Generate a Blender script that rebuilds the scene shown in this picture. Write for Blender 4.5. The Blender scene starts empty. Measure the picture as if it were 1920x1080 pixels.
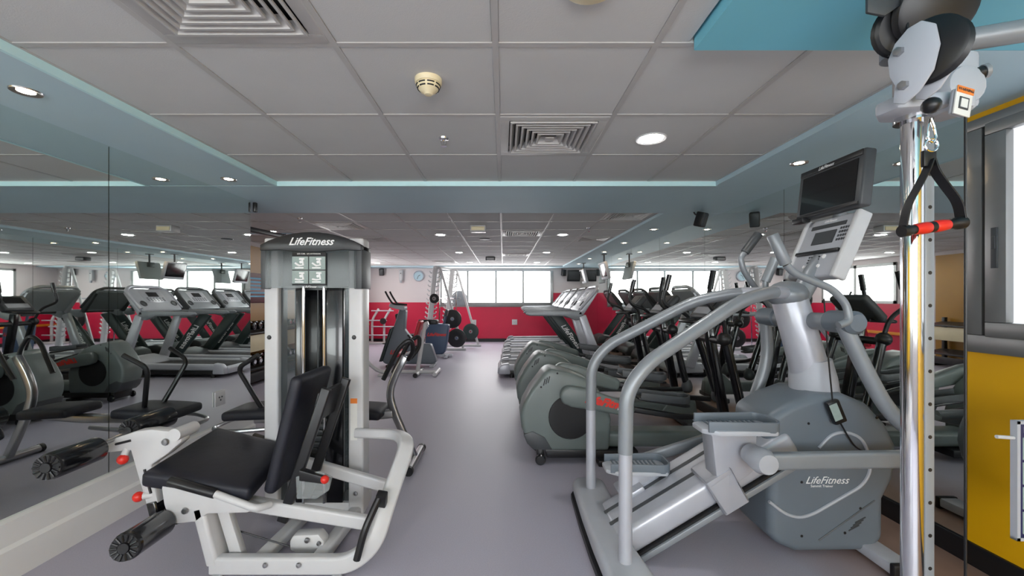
import bpy, bmesh, math, random
from mathutils import Vector, Matrix, Euler
random.seed(7)
S = bpy.context.scene
COL = S.collection

# ------------------------------------------------------------------ camera, world, exposure
F_PX = 780.0                      # focal length in pixels of the 1920x1080 frame
VPX, VPY = 944.0, 559.0           # vanishing point of the room's long axis
CAM_Z = 1.33
cam_d = bpy.data.cameras.new('camera'); cam_d.sensor_width = 36.0
cam_d.lens = 36.0 * F_PX / 1920.0
cam_d.shift_x = (960 - VPX) / 1920.0
cam_d.shift_y = (VPY - 540) / 1920.0
cam_d.clip_start = 0.05
cam = bpy.data.objects.new('camera', cam_d); COL.objects.link(cam)
cam.location = (0, 0, CAM_Z); cam.rotation_euler = (math.pi / 2, 0, 0)
S.camera = cam
world = bpy.data.worlds.new('world'); S.world = world; world.use_nodes = True
world.node_tree.nodes['Background'].inputs[0].default_value = (0.75, 0.82, 0.9, 1)
world.node_tree.nodes['Background'].inputs[1].default_value = 0.6
S.view_settings.view_transform = 'Standard'; S.view_settings.look = 'None'
S.view_settings.gamma = 1.0; S.view_settings.use_curve_mapping = False
S.view_settings.exposure = 1.42
DOWN_E = 50.0      # ceiling downlights (emission strength of the lens)
SPOT_E = 45.0      # warm soffit spots
WIN_E = 3.2        # daylight windows

# ------------------------------------------------------------------ helpers
def lin(r, g, b):
    f = lambda c: (c / 255.0) / 12.92 if c / 255.0 <= 0.04045 else ((c / 255.0 + 0.055) / 1.055) ** 2.4
    return (f(r), f(g), f(b), 1.0)

MATS = {}
def mat(name, col, rough=0.5, metal=0.0, var=0.06, scale=14.0, bump=0.0, bscale=120.0, coat=0.0, trans=0.0, alpha=1.0, emit=None, es=0.0, col2=None):
    m = bpy.data.materials.new(name); m.use_nodes = True
    nt = m.node_tree; bs = nt.nodes['Principled BSDF']
    tc = nt.nodes.new('ShaderNodeTexCoord')
    nz = nt.nodes.new('ShaderNodeTexNoise'); nz.inputs['Scale'].default_value = scale; nz.inputs['Detail'].default_value = 4
    nt.links.new(tc.outputs['Object'], nz.inputs['Vector'])
    mx = nt.nodes.new('ShaderNodeMix'); mx.data_type = 'RGBA'
    c2 = col2 or tuple(max(0, c * (1 - 2.2 * var)) for c in col[:3]) + (1,)
    c1 = col if col2 else tuple(min(1, c * (1 + var)) for c in col[:3]) + (1,)
    mx.inputs[6].default_value = c1; mx.inputs[7].default_value = c2
    nt.links.new(nz.outputs['Fac'], mx.inputs[0])
    nt.links.new(mx.outputs[2], bs.inputs['Base Color'])
    bs.inputs['Roughness'].default_value = rough; bs.inputs['Metallic'].default_value = metal
    bs.inputs['Coat Weight'].default_value = coat
    bs.inputs['Transmission Weight'].default_value = trans
    bs.inputs['Alpha'].default_value = alpha
    if emit:
        bs.inputs['Emission Color'].default_value = emit; bs.inputs['Emission Strength'].default_value = es
    if bump:
        n2 = nt.nodes.new('ShaderNodeTexNoise'); n2.inputs['Scale'].default_value = bscale; n2.inputs['Detail'].default_value = 3
        nt.links.new(tc.outputs['Object'], n2.inputs['Vector'])
        bp = nt.nodes.new('ShaderNodeBump'); bp.inputs['Strength'].default_value = bump; bp.inputs['Distance'].default_value = 0.004
        nt.links.new(n2.outputs['Fac'], bp.inputs['Height']); nt.links.new(bp.outputs['Normal'], bs.inputs['Normal'])
    MATS[name] = m
    return m

M_tile = mat('ceiling_tile', lin(206, 206, 205), .9, var=.03, scale=3, bump=.15, bscale=200)
M_grid = mat('grid_metal', lin(190, 188, 186), .45, var=.03)
M_soff = mat('soffit_blue', lin(188, 214, 224), .6, var=.03, scale=2)
M_cove = mat('cove_cyan', lin(205, 242, 246), .5, var=.02)
M_cyan = mat('ceiling_cyan', lin(128, 206, 226), .6, var=.05, scale=2)
M_cream = mat('wall_cream', lin(222, 213, 212), .75, var=.03, scale=2)
M_red = mat('wall_red', lin(205, 22, 66), .42, var=.1, scale=1.6)
M_yel = mat('wall_yellow', lin(238, 178, 2), .45, var=.07, scale=1.5)
M_ochre = mat('wall_ochre', lin(168, 120, 30), .4, var=.1, scale=2)
M_black = mat('black_plastic', lin(22, 22, 25), .42, var=.1)
M_blackg = mat('black_gloss', lin(12, 13, 17), .22, var=.1, coat=.3)
M_vinyl = mat('black_vinyl', lin(24, 26, 38), .55, var=.14, scale=9, bump=.25, bscale=30)
M_white = mat('white_powdercoat', lin(198, 198, 199), .34, var=.03)
M_wht2 = mat('white_plinth', lin(232, 231, 229), .3, var=.04, scale=3)
M_silver = mat('silver_paint', lin(186, 188, 196), .33, metal=.25, var=.04)
M_grey = mat('grey_paint', lin(140, 145, 150), .38, metal=.2, var=.04)
M_dgrey = mat('dark_grey', lin(66, 69, 72), .45, var=.06)
M_lgrey = mat('light_grey_plastic', lin(176, 179, 186), .45, var=.03)
M_body = mat('stepper_grey', lin(106, 115, 124), .42, var=.04, scale=6, bump=.05, bscale=300)
M_ell = mat('elliptical_green_grey', lin(108, 117, 115), .38, var=.06, scale=7)
M_dgreen = mat('dark_green_panel', lin(40, 54, 54), .4, var=.08)
M_chrome = mat('chrome', lin(225, 226, 230), .08, metal=1.0, var=.02)
M_steel = mat('brushed_steel', lin(170, 170, 172), .28, metal=.9, var=.05)
M_alu = mat('window_aluminium', lin(150, 151, 150), .35, metal=.6, var=.04)
M_mirror = mat('mirror_glass', lin(238, 244, 241), .012, metal=1.0, var=.01)
M_redp = mat('red_plastic', lin(214, 42, 30), .35, var=.06)
M_redpad = mat('red_vinyl', lin(176, 20, 40), .42, var=.1)
M_redlogo = mat('red_print', lin(226, 52, 40), .5, var=.05)
M_wprint = mat('white_print', lin(240, 240, 240), .5, var=.02)
M_gprint = mat('grey_print', lin(150, 165, 160), .5, var=.08, scale=60)
M_navy = mat('navy_print', lin(38, 40, 84), .4, var=.05)
M_pgreen = mat('pale_green_print', lin(206, 222, 206), .5, var=.05)
M_blue = mat('blue_plastic', lin(70, 88, 116), .4, var=.06)
M_cream2 = mat('cream_plastic', lin(232, 218, 180), .45, var=.03)
M_orange = mat('orange_ledge', lin(226, 140, 30), .5, var=.06)
M_belt = mat('treadmill_belt', lin(30, 30, 33), .7, var=.1, scale=60)
M_label = mat('warning_label', lin(225, 225, 220), .5, var=.05)
M_lblo = mat('warning_orange', lin(232, 130, 50), .5, var=.05)
M_bluetxt = mat('cyan_print', lin(90, 180, 220), .5, var=.05)
M_maroon = mat('maroon_board', lin(86, 16, 30), .4, var=.08)
M_tint = mat('tinted_shield', lin(70, 78, 80), .12, var=.04, alpha=.42)
M_acryl = mat('clear_acrylic', lin(160, 165, 165), .15, var=.03, alpha=.45)
M_lens = mat('downlight_lens', lin(255, 255, 255), .5, emit=(1, .97, .93, 1), es=DOWN_E)
M_spot = mat('spot_lens', lin(255, 230, 190), .5, emit=(1, .72, .42, 1), es=SPOT_E)
M_pane = mat('daylight_pane', lin(240, 240, 240), .3, emit=(1, 1, 1, 1), es=WIN_E)
M_fillpane = mat('fill_pane', lin(240, 240, 240), .3, emit=(.96, .98, 1, 1), es=WIN_E * 1.6)  # glow of the added windows behind the camera, fills the room
M_frost = mat('frosted_pane', lin(225, 228, 232), .35, emit=(.93, .95, 1, 1), es=.3, var=.03, scale=3)

def floor_material():
    m = bpy.data.materials.new('floor_vinyl'); m.use_nodes = True
    nt = m.node_tree; bs = nt.nodes['Principled BSDF']; L = nt.links.new
    tc = nt.nodes.new('ShaderNodeTexCoord')
    fine = nt.nodes.new('ShaderNodeTexNoise'); fine.inputs['Scale'].default_value = 180; fine.inputs['Detail'].default_value = 5
    big = nt.nodes.new('ShaderNodeTexNoise'); big.inputs['Scale'].default_value = .9; big.inputs['Detail'].default_value = 3
    wav = nt.nodes.new('ShaderNodeTexNoise'); wav.inputs['Scale'].default_value = 6
    mp = nt.nodes.new('ShaderNodeMapping'); mp.inputs['Scale'].default_value = (1, .12, 1)
    L(tc.outputs['Object'], fine.inputs['Vector']); L(tc.outputs['Object'], big.inputs['Vector'])
    L(tc.outputs['Object'], mp.inputs['Vector']); L(mp.outputs['Vector'], wav.inputs['Vector'])
    a = nt.nodes.new('ShaderNodeMix'); a.data_type = 'RGBA'
    a.inputs[6].default_value = lin(160, 157, 171); a.inputs[7].default_value = lin(186, 182, 195)
    L(fine.outputs['Fac'], a.inputs[0])
    # brownish strip along the right-hand wall
    sp = nt.nodes.new('ShaderNodeSeparateXYZ'); L(tc.outputs['Object'], sp.inputs[0])
    ad = nt.nodes.new('ShaderNodeMath'); ad.operation = 'MULTIPLY_ADD'; ad.inputs[1].default_value = 1.0; ad.inputs[2].default_value = -.45
    L(big.outputs['Fac'], ad.inputs[0])
    sm = nt.nodes.new('ShaderNodeMath'); sm.operation = 'ADD'; L(sp.outputs['X'], sm.inputs[0]); L(ad.outputs[0], sm.inputs[1])
    rg = nt.nodes.new('ShaderNodeMapRange'); rg.inputs['From Min'].default_value = 1.45; rg.inputs['From Max'].default_value = 2.0
    L(sm.outputs[0], rg.inputs['Value'])
    br = nt.nodes.new('ShaderNodeMix'); br.data_type = 'RGBA'
    br.inputs[6].default_value = lin(128, 104, 94); br.inputs[7].default_value = lin(160, 130, 116)
    L(wav.outputs['Fac'], br.inputs[0])
    mx = nt.nodes.new('ShaderNodeMix'); mx.data_type = 'RGBA'
    L(rg.outputs['Result'], mx.inputs[0]); L(a.outputs[2], mx.inputs[6]); L(br.outputs[2], mx.inputs[7])
    L(mx.outputs[2], bs.inputs['Base Color'])
    bs.inputs['Roughness'].default_value = .42; bs.inputs['Specular IOR Level'].default_value = .42
    bp = nt.nodes.new('ShaderNodeBump'); bp.inputs['Strength'].default_value = .12; bp.inputs['Distance'].default_value = .003
    L(fine.outputs['Fac'], bp.inputs['Height']); L(bp.outputs['Normal'], bs.inputs['Normal'])
    return m
M_floor = floor_material()

def P(px, py, Y):
    return Vector(((px - VPX) / F_PX * Y, Y, CAM_Z - (py - VPY) / F_PX * Y))

def XZ(pts, Y):
    return [((p[0] - VPX) / F_PX * Y, CAM_Z - (p[1] - VPY) / F_PX * Y) for p in pts]

def rotm(rx=0, ry=0, rz=0):
    return Euler((math.radians(rx), math.radians(ry), math.radians(rz))).to_matrix()

class B:
    """collects shapes of ONE part"""
    def __init__(s): s.v = []; s.f = []
    def add(s, vs, fs):
        o = len(s.v); s.v += [Vector(v) for v in vs]; s.f += [tuple(i + o for i in f) for f in fs]; return s
    def box(s, c, d, R=None):
        c = Vector(c); hx, hy, hz = d[0] / 2, d[1] / 2, d[2] / 2
        vs = [Vector((x, y, z)) for x in (-hx, hx) for y in (-hy, hy) for z in (-hz, hz)]
        if R is not None: vs = [R @ v for v in vs]
        return s.add([v + c for v in vs], [(0, 1, 3, 2), (4, 6, 7, 5), (0, 4, 5, 1), (2, 3, 7, 6), (0, 2, 6, 4), (1, 5, 7, 3)])
    def box2(s, a, b):
        return s.box([(a[i] + b[i]) / 2 for i in range(3)], [abs(b[i] - a[i]) for i in range(3)])
    def prism(s, pts, a, b, axis='y'):
        """polygon in the plane across axis, extruded from a to b"""
        n = len(pts)
        def mk(p, h): return {'y': (p[0], h, p[1]), 'x': (h, p[0], p[1]), 'z': (p[0], p[1], h)}[axis]
        vs = [mk(p, a) for p in pts] + [mk(p, b) for p in pts]
        fs = [tuple(range(n)), tuple(range(2 * n - 1, n - 1, -1))] + [(i, i + n, (i + 1) % n + n, (i + 1) % n) for i in range(n)]
        return s.add(vs, fs)
    def hexa(s, q, d):
        """quad q (4 points) extruded by vector d"""
        q = [Vector(p) for p in q]; d = Vector(d)
        return s.add(q + [p + d for p in q], [(0, 1, 2, 3), (7, 6, 5, 4)] + [(i, i + 4, (i + 1) % 4 + 4, (i + 1) % 4) for i in range(4)])
    def tube(s, path, r, n=10, fil=0.0, k=5, rect=None, up=(0, 0, 1), closed=False):
        path = [Vector(p) for p in path]
        if fil > 0:
            q = [path[0]]
            for i in range(1, len(path) - 1):
                a, b, c = path[i - 1], path[i], path[i + 1]
                d1, d2 = (a - b), (c - b)
                m = min(fil, d1.length * .48, d2.length * .48)
                p0, p1 = b + d1.normalized() * m, b + d2.normalized() * m
                for j in range(k + 1):
                    t = j / k; q.append((1 - t) ** 2 * p0 + 2 * t * (1 - t) * b + t * t * p1)
            q.append(path[-1]); path = q
        N = len(path); rr = r if isinstance(r, (list, tuple)) else None
        if rect:
            w, h = rect[0] / 2, rect[1] / 2; e = min(w, h) * .35
            sec = [(-w + e, -h), (w - e, -h), (w, -h + e), (w, h - e), (w - e, h), (-w + e, h), (-w, h - e), (-w, -h + e)]
        else:
            sec = [(math.cos(2 * math.pi * i / n), math.sin(2 * math.pi * i / n)) for i in range(n)]
        ns = len(sec); up = Vector(up); prev = None; vs = []
        for i, p in enumerate(path):
            if closed: t = path[(i + 1) % N] - path[i - 1]
            else: t = (path[min(i + 1, N - 1)] - path[max(i - 1, 0)])
            t.normalize()
            if prev is None:
                u = up if abs(t.dot(up)) < .95 else Vector((0, 1, 0))
                side = t.cross(u).normalized()
            else:
                side = (prev - t * prev.dot(t)).normalized()
            prev = side; nu = side.cross(t)
            f = 1.0
            if rr: f = rr[0] + (rr[1] - rr[0]) * i / (N - 1)
            elif not rect: f = r
            for a, b in sec: vs.append(p + side * (a * f if not rect else a) + nu * (b * f if not rect else b))
        fs = []
        for i in range(N if closed else N - 1):
            j = (i + 1) % N
            for q in range(ns): fs.append((i * ns + q, i * ns + (q + 1) % ns, j * ns + (q + 1) % ns, j * ns + q))
        if not closed: fs += [tuple(range(ns - 1, -1, -1)), tuple(range((N - 1) * ns, N * ns))]
        return s.add(vs, fs)
    def lathe(s, prof, c, axis=(0, 0, 1), n=20):
        """profile [(radius, height along axis)]"""
        c = Vector(c); ax = Vector(axis).normalized()
        u = ax.cross(Vector((1, 0, 0)) if abs(ax.x) < .9 else Vector((0, 1, 0))).normalized(); w = ax.cross(u)
        vs = []; fs = []
        for r, h in prof:
            for i in range(n):
                a = 2 * math.pi * i / n
                vs.append(c + ax * h + (u * math.cos(a) + w * math.sin(a)) * max(r, 1e-5))
        m = len(prof)
        for j in range(m - 1):
            for i in range(n): fs.append((j * n + i, j * n + (i + 1) % n, (j + 1) * n + (i + 1) % n, (j + 1) * n + i))
        fs += [tuple(range(n - 1, -1, -1)), tuple(range((m - 1) * n, m * n))]
        return s.add(vs, fs)
    def ball(s, c, r, n=14, sc=(1, 1, 1)):
        c = Vector(c); m = n // 2; o = len(s.v); vs = []
        for j in range(m + 1):
            th = math.pi * j / m
            for i in range(n):
                a = 2 * math.pi * i / n
                vs.append(c + Vector((r * sc[0] * math.sin(th) * math.cos(a), r * sc[1] * math.sin(th) * math.sin(a), r * sc[2] * math.cos(th))))
        fs = [(j * n + i, (j + 1) * n + i, (j + 1) * n + (i + 1) % n, j * n + (i + 1) % n) for j in range(m) for i in range(n)]
        return s.add(vs, fs)
    def cyl(s, a, b, r, n=16):
        a = Vector(a); b = Vector(b)
        return s.lathe([(r, 0), (r, (b - a).length)], a, b - a, n)
    def mesh(s, name, m, bevel=0, seg=2, off=None, smooth=True):
        me = bpy.data.meshes.new(name)
        me.from_pydata([tuple(v - off) if off is not None else tuple(v) for v in s.v], [], s.f)
        bm = bmesh.new(); bm.from_mesh(me)
        bmesh.ops.remove_doubles(bm, verts=bm.verts, dist=1e-5)
        bmesh.ops.recalc_face_normals(bm, faces=bm.faces)
        if bevel:
            es = [e for e in bm.edges if len(e.link_faces) == 2 and e.calc_face_angle(0) > .5]
            bmesh.ops.bevel(bm, geom=es, offset=bevel, segments=seg, profile=.5, affect='EDGES', clamp_overlap=True)
        for f in bm.faces: f.smooth = smooth
        for e in bm.edges: e.smooth = not (len(e.link_faces) != 2 or e.calc_face_angle(0) > .62)
        bm.to_mesh(me); bm.free()
        me.materials.append(m)
        return me

def rootloc(o):
    l = Vector((0, 0, 0))
    while o is not None: l += o.location; o = o.parent
    return l
def link(name, me, parent=None):
    o = bpy.data.objects.new(name, me); COL.objects.link(o)
    if parent is not None: o.parent = parent
    return o
def part(name, b, m, parent, bevel=0, seg=2, world=False, smooth=True, label=None):
    """one part mesh; world=True: coordinates are world ones, parent unrotated"""
    o = link(name, b.mesh(name, m, bevel, seg, rootloc(parent) if world else None, smooth), parent)
    if label: o['label'] = label
    return o
def thing(name, label, cat, loc=(0, 0, 0), rz=0, group=None):
    o = bpy.data.objects.new(name, None); COL.objects.link(o); o.empty_display_size = .1
    o.location = loc; o.rotation_euler = (0, 0, math.radians(rz)); o['label'] = label; o['category'] = cat
    if group: o['group'] = group
    return o
def solo(name, b, m, label, cat, group=None, bevel=0, seg=2, loc=(0, 0, 0)):
    o = link(name, b.mesh(name, m, bevel, seg)); o.location = loc; o['label'] = label; o['category'] = cat
    if group: o['group'] = group
    return o
def struct(name, b, m, parent=None, bevel=0, label=None):
    o = link(name, b.mesh(name, m, bevel), parent)
    if parent is None: o['kind'] = 'structure'
    if label: o['label'] = label
    return o
def copy_tree(o, parent=None, loc=None, label=None, rz=None):
    c = o.copy(); COL.objects.link(c); c.parent = parent
    if loc is not None: c.location = loc
    if rz is not None: c.rotation_euler = (0, 0, math.radians(rz))
    if label: c['label'] = label
    for ch in o.children: copy_tree(ch, c)
    return c
TXT = {}
def text(body, size, m, parent, origin, xdir, ydir, shear=.35, extrude=.0008, name='lettering', off=None, align='CENTER', bold=0.0):
    """flat lettering lying in the plane of xdir / ydir"""
    key = (body, size, shear, m.name, align, bold)
    if key not in TXT:
        cu = bpy.data.curves.new('txt', 'FONT'); cu.body = body; cu.size = size; cu.shear = shear; cu.extrude = extrude
        cu.align_x = align; cu.align_y = 'CENTER'; cu.resolution_u = 2; cu.offset = bold
        t = bpy.data.objects.new('txt', cu); COL.objects.link(t)
        dg = bpy.context.evaluated_depsgraph_get()
        me = bpy.data.meshes.new_from_object(t.evaluated_get(dg)); me.name = 'lettering'
        me.materials.clear(); me.materials.append(m)
        bpy.data.objects.remove(t); bpy.data.curves.remove(cu)
        TXT[key] = me
    o = link(name, TXT[key], parent)
    x = Vector(xdir).normalized(); y = Vector(ydir); y = (y - x * y.dot(x)).normalized(); z = x.cross(y)
    R = Matrix((x, y, z)).transposed().to_4x4()
    org = Vector(origin) - (rootloc(parent) if off == 'world' else Vector((0, 0, 0)))
    o.matrix_local = Matrix.Translation(org) @ R
    return o
# ------------------------------------------------------------------ the room
XL, XR = -2.36, 2.34            # mirror planes
YB, YF = 12.7, -3.0             # far wall, wall behind the camera
XBL = -4.2                      # left wall of the back area
ZS, ZC = 2.24, 2.275            # soffit and ceiling height
YM = 3.88                       # end of the left mirror wall

struct('floor', B().box2((XBL - .3, YF - .2, -.1), (XR + .2, YB + .2, 0)), M_floor, label='grey speckled vinyl floor with brown strip')

# left mirror wall
wl = struct('wall_left', B().box2((XL - .14, YF, 0), (XL - .02, YM, ZC + .2)), M_cream)
for a, b in ((YF, -.31), (-.305, 1.09), (1.095, 2.485), (2.49, YM)):
    struct('mirror_panel', B().box2((XL - .018, a, .28), (XL, b, ZS)), M_mirror, wl)
bb = struct('baseboard_left', B().prism([(XL - .02, 0), (XL + .05, 0), (XL + .05, .15), (XL + .03, .165), (XL + .03, .275), (XL - .02, .282)], YF, YM, 'y'), M_wht2, label='white stepped plinth under the left mirror')
struct('wall_left_return', B().box2((XBL, YM - .12, 0), (XL - .141, YM, ZC + .2)), M_cream)

# right wall: yellow near part and mirrors
wr = struct('wall_right', B().box2((XR + .02, YF, 0), (XR + .14, YB, ZC + .2)), M_cream)
seams = [2.1, 3.47, 4.84, 6.24, 7.61, 9.0, 10.4, 11.75, YB - .01]
for a, b in zip(seams[:-1], seams[1:]):
    struct('mirror_panel', B().box2((XR, a + .002, .115), (XR + .018, b - .002, ZS)), M_mirror, wr)
WY0, WY1, WZ0, WZ1 = .35, 2.08, 1.065, 2.205       # window on the right wall
yel = B().box2((XR, YF, .1), (XR + .02, 2.098, WZ0)).box2((XR, YF, WZ1), (XR + .02, 2.098, ZS)).box2((XR, YF, WZ0), (XR + .02, WY0, WZ1)).box2((XR, WY1, WZ0), (XR + .02, 2.098, WZ1))
struct('yellow_panel', yel, M_yel, wr)
struct('baseboard_right', B().box2((XR - .014, YF, 0), (XR + .02, YB, .112)), M_black, bevel=.003)
w2 = struct('window_2', B().box2((XR - .03, WY0, WZ0), (XR + .015, WY1, WZ0 + .085)).box2((XR - .03, WY0, WZ1 - .05), (XR + .015, WY1, WZ1)).box2((XR - .03, WY1 - .07, WZ0 + .086), (XR + .015, WY1, WZ1 - .051)).box2((XR - .03, WY0, WZ0 + .086), (XR + .015, WY0 + .07, WZ1 - .051)), M_alu, bevel=.003, label='grey aluminium sliding window in the yellow wall')
sash = struct('sash', B().box2((XR - .045, 1.9, WZ0 + .151), (XR + .01, 1.985, WZ1 - .101)).box2((XR - .045, .45, WZ0 + .08), (XR + .01, 1.985, WZ0 + .15)).box2((XR - .045, .45, WZ1 - .10), (XR + .01, 1.985, WZ1 - .045)).box2((XR - .045, .45, WZ0 + .151), (XR + .01, .52, WZ1 - .101)), M_alu, w2, bevel=.003)
struct('latch', B().box2((XR - .052, 1.93, 1.47), (XR - .04, 1.955, 1.66)).box2((XR - .056, 1.935, 1.56), (XR - .05, 1.95, 1.62)), M_dgrey, sash, bevel=.002)
struct('pane', B().box2((XR - .01, .5, WZ0 + .14), (XR + .0, 1.905, WZ1 - .09)), M_frost, w2, label='frosted window pane')

# left wall of the back area (seen in the mirrors)
wbl = struct('wall_back_left', B().box2((XBL - .12, YM, 0), (XBL - .02, 9.4, ZC + .2)).box2((XBL - .12, 11.6, 0), (XBL - .02, YB, ZC + .2)).box2((XBL - .12, 9.4, 0), (XBL - .02, 11.6, 1.2)).box2((XBL - .12, 9.4, 2.15), (XBL - .02, 11.6, ZC + .2)), M_cream)
struct('red_panel', B().box2((XBL - .02, 8.6, .1), (XBL, YB, 1.2)), M_red, wbl)
struct('ledge', B().box2((XBL, 8.6, .5), (XBL + .12, YB, .56)), M_orange, wbl, bevel=.004)
struct('ochre_panel', B().box2((XBL - .02, 5.0, .1), (XBL, 8.55, 2.2)), M_ochre, wbl)
w3 = struct('window_3', B().box2((XBL - .05, 9.4, 1.2), (XBL + .01, 11.6, 1.27)).box2((XBL - .05, 9.4, 2.08), (XBL + .01, 11.6, 2.15)).box2((XBL - .05, 9.4, 1.2), (XBL + .01, 9.47, 2.15)).box2((XBL - .05, 10.46, 1.2), (XBL + .01, 10.54, 2.15)).box2((XBL - .05, 11.53, 1.2), (XBL + .01, 11.6, 2.15)), M_alu)
for a in (9.47, 10.54): struct('pane', B().box2((XBL - .04, a, 1.27), (XBL - .03, a + .99, 2.08)), M_pane, w3)
struct('baseboard_back_left', B().box2((XBL - .02, YM + .13, 0), (XBL + .015, YB, .1)), M_black)

# far wall
X0, X1, WB, WT = -1.95, 1.51, 1.07, 2.16
wb = struct('wall_back', B().box2((XBL - .1, YB, 0), (XR + .1, YB + .12, WB)).box2((XBL - .1, YB, WT), (XR + .1, YB + .12, ZC + .2)).box2((XBL - .1, YB, WB), (X0, YB + .12, WT)).box2((X1, YB, WB), (XR + .1, YB + .12, WT)), M_cream)
struct('red_panel', B().box2((XBL, YB - .012, .1), (X0 - .01, YB, 1.2)), M_red, wb)
struct('red_panel', B().box2((X0 - .01, YB - .012, .1), (X1 + .01, YB, WB - .01)), M_red, wb)
struct('red_panel', B().box2((X1 + .01, YB - .012, .1), (XR, YB, 1.49)), M_red, wb)
struct('baseboard_back', B().box2((XBL + .02, YB - .03, 0), (XR - .016, YB, .1)), M_black)
fr = B().box2((X0, YB - .04, WB), (X1, YB + .06, 1.2)).box2((X0, YB - .04, 2.145), (X1, YB + .06, WT)).box2((X0, YB - .04, 1.2), (-1.87, YB + .06, 2.145)).box2((1.425, YB - .04, 1.2), (X1, YB + .06, 2.145))
w1 = struct('window_1', fr, M_alu, bevel=.004, label='wide bright window with four panes in the far wall')
edges = [-1.87, -1.09, -.23, .6, 1.43]
for e in edges[1:-1]: struct('mullion', B().box2((e - .03, YB - .035, 1.2), (e + .03, YB + .05, 2.145)), M_alu, w1)
for a, b in zip(edges[:-1], edges[1:]): struct('pane', B().box2((a, YB + .02, 1.2), (b, YB + .03, 2.145)), M_pane, w1)

# wall behind the camera, with unseen windows added as fill light
struct('wall_front', B().box2((XL - .1, YF - .12, 0), (XR + .1, YF, .9)).box2((XL - .1, YF - .12, 2.1), (XR + .1, YF, ZC + .2)).box2((XL - .1, YF - .12, .9), (-1.9, YF, 2.1)).box2((1.9, YF - .12, .9), (XR + .1, YF, 2.1)), M_cream)
w4 = struct('fill_window', B().box2((-1.9, YF - .06, .9), (1.9, YF + .02, .97)).box2((-1.9, YF - .06, 2.03), (1.9, YF + .02, 2.1)), M_alu)  # added window frame, never in view
for a in (-1.9, -.95, 0, .95): struct('pane', B().box2((a + .02, YF - .05, .97), (a + .93, YF - .04, 2.03)), M_fillpane, w4)  # glowing panes added for flat frontal fill

# ceiling: slab, grid, tiles
ceil = struct('ceiling', B().box2((XBL - .2, YF, ZC + .06), (XR + .2, YB + .1, ZC + .2)), M_tile, label='suspended ceiling of pale square tiles')
colsN = [-1.83, -1.23, -.63, -.03, .57, 1.17, 1.715]
rowsN = [3.37 - .0] + [2.75 - .6 * k + .0 for k in range(0, 10)]
rowsN = sorted([2.75 - .6 * k for k in range(0, 10)] + [3.37])
colsF = [-4.2, -3.63, -3.03, -2.43] + colsN
rowsF = [4.45] + [5.15 + .6 * k for k in range(0, 12)] + [12.1]
DIFF = [(-1.23, .95), (-.03, 2.15), (-.03, 5.75), (-.03, 8.75), (-2.43, 5.15), (-2.43, 6.35), (1.17, 4.45), (1.17, 6.35), (-1.83, 10.55)]
def is_diff(x, y): return any(abs(x - a) < .02 and abs(y - b) < .02 for a, b in DIFF)
TM = {}
def tile(x0, x1, y0, y1):
    k = (round(x1 - x0, 3), round(y1 - y0, 3))
    if k not in TM:
        w, d = k[0] / 2 - .011, k[1] / 2 - .011
        TM[k] = B().box((0, 0, .012), (2 * w, 2 * d, .02)).mesh('ceiling_tile', M_tile, .003, 1)
    o = link('ceiling_tile', TM[k], ceil); o.location = ((x0 + x1) / 2, (y0 + y1) / 2, ZC)
g = B()
for cols, rows in ((colsN, rowsN), (colsF, rowsF)):
    for i in range(len(cols) - 1):
        for j in range(len(rows) - 1):
            x0, x1, y0, y1 = cols[i], cols[i + 1], rows[j], rows[j + 1]
            if is_diff(x0, y0): continue
            if cols is colsN and y1 < 1.6 and x0 > .5:
                if x0 < .6: tile(.57, .70, y0, y1)
                continue
            tile(x0, x1, y0, y1)
    for x in cols: g.box2((x - .012, rows[0], ZC - .002), (x + .012, rows[-1], ZC + .03))
    for y in rows: g.box2((cols[0], y - .012, ZC - .0015), (cols[-1], y + .012, ZC + .03))
struct('ceiling_grid', g, M_grid, ceil)

def soffit(name, a, b, m=M_soff, label=None):
    return struct(name, B().box2((a[0], a[1], ZS), (b[0], b[1], ZC + .1)), m, label=label)
s1 = soffit('trim_1', (XL - .02, YF), (-1.845, 3.36), label='pale blue soffit along the left mirror')
struct('cove_strip', B().box2((-1.845, YF, ZS - .004), (-1.828, 3.36, ZC + .02)), M_cove, s1)
s2 = soffit('trim_2', (XBL, 3.378), (XR + .02, 4.45), label='pale blue beam crossing the ceiling')
struct('cove_strip', B().box2((-1.845, 3.36, ZS - .004), (1.73, 3.377, ZC + .02)), M_cove, s2)
s3 = soffit('trim_3', (1.73, 1.53), (XR + .02, 3.376), label='pale blue soffit along the right mirror')
struct('cove_strip', B().box2((1.715, 1.53, ZS - .002), (1.73, 3.36, ZC + .02)), M_soff, s3)
soffit('trim_4', (.70, YF), (XR + .02, 1.528), M_cyan, label='turquoise painted ceiling panel')
soffit('trim_5', (1.72, 4.452), (XR + .02, YB), label='pale blue soffit in the back area')
soffit('trim_6', (XBL, 12.1), (1.718, YB), label='pale blue soffit over the far windows')
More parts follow.
